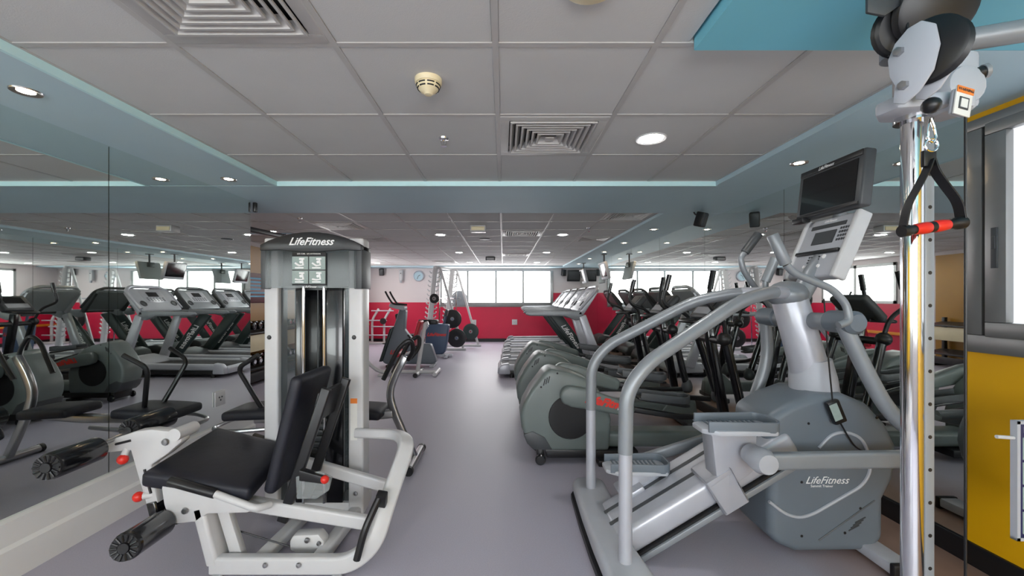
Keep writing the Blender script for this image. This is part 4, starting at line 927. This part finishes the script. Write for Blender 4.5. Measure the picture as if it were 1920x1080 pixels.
part('front_foot', B().box((.15, 0, .03), (.08, .5, .05)), M_black, bk, .01); part('rear_foot', B().box((.98, 0, .03), (.08, .5, .05)), M_lgrey, bk, .01)
rb = thing('recumbent_bike', 'blue grey exercise bike housing with red logo behind the red bench', 'exercise bike', (-1.85, 9.35, 0))
b2 = part('body', B().prism([(.10, .12), (.12, .62), (.2, .78), (.64, .74), (.60, .4), (.56, .14), (.5, .08), (.16, .08)], -.12, .12), M_blue, rb, .03, 3)
text('LifeFitness', .1, M_redlogo, b2, (.36, -.1215, .52), (1, 0, 0), (0, 0, 1), .4, bold=.003)
part('base', B().box((.2, 0, .05), (1.0, .12, .06)).box((.58, 0, .04), (.08, .5, .06)).box((-.25, 0, .04), (.08, .5, .06)), M_silver, rb, .012)
part('console_mast', B().tube([(.5, 0, .7), (.56, 0, .95)], .025, 12), M_blue, rb)
part('console', B().box((.57, 0, 1.0), (.06, .26, .16), rotm(0, 15)), M_dgrey, rb, .02, 3)
part('seat', B().box((-.25, 0, .48), (.4, .4, .08)), M_black, rb, .03, 3); part('seat_back', B().box((-.46, 0, .74), (.08, .4, .5), rotm(0, -12)), M_black, rb, .03, 3)
part('seat_post', B().tube([(-.25, 0, .08), (-.25, 0, .46)], .04, 12), M_silver, rb)

# red and white sit-up bench
ab = thing('sit_up_bench', 'white tube bench with red pads standing in front of the bikes', 'exercise bench', (-1.8, 7.2, 0))
part('base_tube', B().tube([(-2.41, 7.2, .30), (-2.30, 7.2, .17), (-2.15, 7.2, .055), (-1.145, 7.2, .05)], .032, 12, .1), M_white, ab, **W)
part('end_bar', B().cyl((-2.41, 7.05, .31), (-2.41, 7.35, .31), .03, 12), M_lgrey, ab, **W)
part('rear_foot', B().cyl((-1.47, 6.95, .04), (-1.47, 7.45, .04), .035, 12).cyl((-1.16, 7.0, .045), (-1.16, 7.5, .045), .035, 12), M_white, ab, **W)
for y in (6.92, 7.43): part('foot_cap', B().cyl((-1.47, y, .04), (-1.47, y + .05, .04), .04, 12), M_black, ab, **W)
part('support_foot', B().box((-2.08, 7.2, .015), (.12, .3, .03)), M_white, ab, .008, **W)
part('upright', B().tube([(-1.49, 7.2, .05), (-1.36, 7.2, .88), (-1.30, 7.2, .90)], .035, 12, .05), M_white, ab, **W)
part('back_pad', B().box((-1.49, 7.2, .72), (.06, .28, .46), rotm(0, 16)), M_redpad, ab, .022, 3, label='red padded backrest', **W)
part('thigh_bar', B().tube([(-1.46, 7.2, .45), (-1.7, 7.2, .36), (-1.82, 7.2, .38)], .022, 10, .05), M_white, ab, **W)
part('thigh_roller', B().cyl((-1.80, 6.98, .38), (-1.80, 7.42, .38), .05, 16), M_redpad, ab, .01, label='red foam roller', **W)

# ------------------------------------------------------------------ smith machine with hooked uprights
sm = thing('smith_machine', 'tall white barbell rack with rows of hooks before the far window', 'weight rack', (-1.55, 11.0, 0))
for x, y in ((-1.95, 10.6), (-1.62, 11.45)):
    col_ = B().tube([(x, y, .05), (x + .22, y, 2.12)], .03, rect=(.13, .09))
    u = part('hooked_upright', col_, M_white, sm, .008, **W)
    for k in range(15):
        z = .35 + .115 * k; xx = x + .22 * z / 2.1
        for sg in (-1, 1): part('hook', B().tube([(xx, y, z), (xx + sg * .11, y, z + .015), (xx + sg * .14, y, z + .06)], .018, 6), M_white, u, **W)
    part('base_rail', B().box2((x - .05, y - .05, .0), (x + 1.0, y + .05, .06)), M_white, sm, .008, **W)
    part('slanted_post', B().tube([(x + .24, y, 2.1), (x + .34, y, 2.1), (x + .92, y, .06)], .032, 12, .08), M_white, sm, **W)
    part('guide_rod', B().cyl((x + .30, y, .06), (x + .34, y, 2.1), .016, 10), M_chrome, sm, **W)
part('top_beam', B().tube([(-1.73, 10.55, 2.12), (-1.40, 11.5, 2.12)], .035, rect=(.08, .06)), M_white, sm, .008, **W)
part('barbell', B().tube([(-1.72, 10.2, 1.32), (-1.20, 11.9, 1.32)], .014, 10), M_chrome, sm, **W)
part('plate_peg', B().cyl((-1.26, 10.6, .81), (-1.28, 10.38, .81), .022, 10), M_chrome, sm, **W); part('plate_peg', B().cyl((-1.14, 10.6, .33), (-1.17, 10.38, .33), .022, 10), M_chrome, sm, **W); part('plate_peg', B().cyl((-.80, 11.45, .42), (-.90, 11.3, .42), .022, 10), M_chrome, sm, **W)
def plate_w(loc, r, label, m=M_black, d=(-.1, -1, 0)):
    t = thing('weight_plate', label, 'weight plate', loc, group='weight plates on the hooked rack')
    part('rim', B().lathe([(r * .55, -.018), (r * .9, -.018), (r, -.008), (r, .008), (r * .9, .018), (r * .55, .018)], (0, 0, 0), d, 28), m, t)
    part('web', B().lathe([(.03, -.008), (r * .6, -.008), (r * .6, .008), (.03, .008)], (0, 0, 0), d, 28), m, t)
    part('hub', B().lathe([(.026, -.022), (.05, -.022), (.05, .022), (.026, .022)], (0, 0, 0), d, 18), M_steel, t)
plate_w((-1.28, 10.42, .81), .235, 'large black weight plate, upper one on the rack side')
plate_w((-1.17, 10.42, .33), .235, 'large black weight plate, lower one on the rack side')
plate_w((-1.246, 11.75, 1.32), .225, 'grey weight plate on the far barbell end against the window', M_grey)
plate_w((-1.71, 10.28, 1.32), .12, 'small black weight plate on the near barbell end', M_black)
plate_w((-.89, 11.33, .42), .22, 'dark green weight plate low at the back of the rack', M_dgreen)

# barbell stand in the far left corner
ws = thing('barbell_stand', 'small white stand with short bars against the far red wall', 'weight rack', (-3.6, 12.2, 0))
for x in (-3.85, -3.5):
    part('upright', B().tube([(x, 12.2, .06), (x, 12.2, .7), (x + .18, 12.25, 1.02)], .035, 12, .12), M_white, ws, **W)
part('base', B().box2((-4.1, 12.0, 0), (-3.3, 12.12, .06)).box2((-4.0, 12.0, 0), (-3.9, 12.5, .05)).box2((-3.5, 12.0, 0), (-3.4, 12.5, .05)), M_white, ws, .01, **W)
for z, x0, x1 in ((.96, -3.85, -3.2), (.68, -4.05, -3.4), (.50, -3.85, -3.2), (.25, -4.05, -3.35)): part('bar', B().cyl((x0, 12.12, z), (x1, 12.12, z), .018, 10), M_silver, ws, **W)
part('weight_disc', B().lathe([(0, -.02), (.09, -.02), (.09, .02), (0, .02)], (-3.5, 12.1, .66), (0, 1, 0), 18), M_black, ws, **W)

# ------------------------------------------------------------------ dumbbell racks on the left wall of the back area
rk = thing('dumbbell_rack', 'two tier dumbbell rack with pale front board on the ochre wall', 'dumbbell rack', (-3.95, 7.0, 0))
for y in (5.7, 8.3): part('end_frame', B().box2((-4.15, y - .03, 0), (-3.75, y + .03, .05)).box2((-4.15, y - .03, 0), (-4.09, y + .03, .95)).box2((-3.80, y - .03, 0), (-3.75, y + .03, .92)), M_black, rk, .006, **W)
for z in (.30, .84): part('shelf', B().hexa([(-4.10, 5.68, z + .03), (-3.74, 5.68, z - .03), (-3.74, 8.32, z - .03), (-4.10, 8.32, z + .03)], (0, 0, -.03)), M_black, rk, .004, **W)
part('front_board', B().box2((-3.78, 5.72, .52), (-3.76, 8.28, .77)), M_cream2, rk, .004, **W)
part('toe_board', B().box2((-3.78, 5.72, .06), (-3.76, 8.28, .2)), M_black, rk, .004, **W)
def dumbbell(loc, label):
    t = thing('dumbbell', label, 'dumbbell', loc, group='dumbbells on the two tier rack')
    part('handle', B().cyl((-.12, 0, 0), (.12, 0, 0), .015, 10), M_chrome, t)
    for sg in (-1, 1): part('head', B().lathe([(.03, -.04), (.055, -.032), (.055, .032), (.03, .04)], (sg * .12, 0, 0), (1, 0, 0), 16), M_blackg, t); part('end_disc', B().lathe([(0, 0), (.034, 0), (.03, .006), (0, .006)], (sg * .16, 0, 0), (sg, 0, 0), 14), M_chrome, t)
    return t
d0 = None
for z, lab in ((.905, 'black dumbbell with chrome ends on the upper tier of the rack'), (.365, 'black dumbbell with chrome ends on the lower tier of the rack')):
    for k in range(9):
        loc = (-3.92, 6.30 + .15 * k, z)
        if d0 is None: d0 = dumbbell(loc, lab)
        else: copy_tree(d0, loc=loc, label=lab)
bd_ = thing('notice_board', 'maroon notice board with pale blue writing on the ochre wall', 'notice board', (-4.18, 7.0, 1.5))
part('board', B().box((0, 0, 0), (.03, 1.5, .5)), M_maroon, bd_, .006)
ln = B()
for k in range(6): ln.box((.017, .1 * (k % 3) - .1, .16 - .06 * k), (.003, .7 - .08 * (k % 4), .025))
part('writing', ln, M_bluetxt, bd_)
# pull-up bar on the return wall
pb = thing('pull_up_bar', 'dark pull-up bar frame high on the wall left of the weight tower', 'pull-up bar', (-2.75, 4.38, 2.0))
for x in (-.15, .25):
    part('bracket', B().tube([(x, -.5, .0), (x, .3, .03)], .025, rect=(.05, .05)), M_black, pb, .006)
part('bar', B().tube([(-.45, .28, -.02), (-.3, .3, .05), (.4, .3, .05), (.56, .28, -.03)], .018, 10, .08), M_chrome, pb)
for a, b in (((-.45, .28, -.02), (-.36, .29, .02)), ((.56, .28, -.03), (.46, .29, .01))): part('grip', B().cyl(a, b, .024, 12), M_black, pb)

# tiny repeated marks that cannot be picked apart singly
for o in S.objects:
    if o.type == 'MESH' and o.parent is not None and o.name.split('.')[0] in ('hole', 'keypad', 'writing', 'pedal_tread', 'vent_slot', 'figure'):
        o['kind'] = 'stuff'
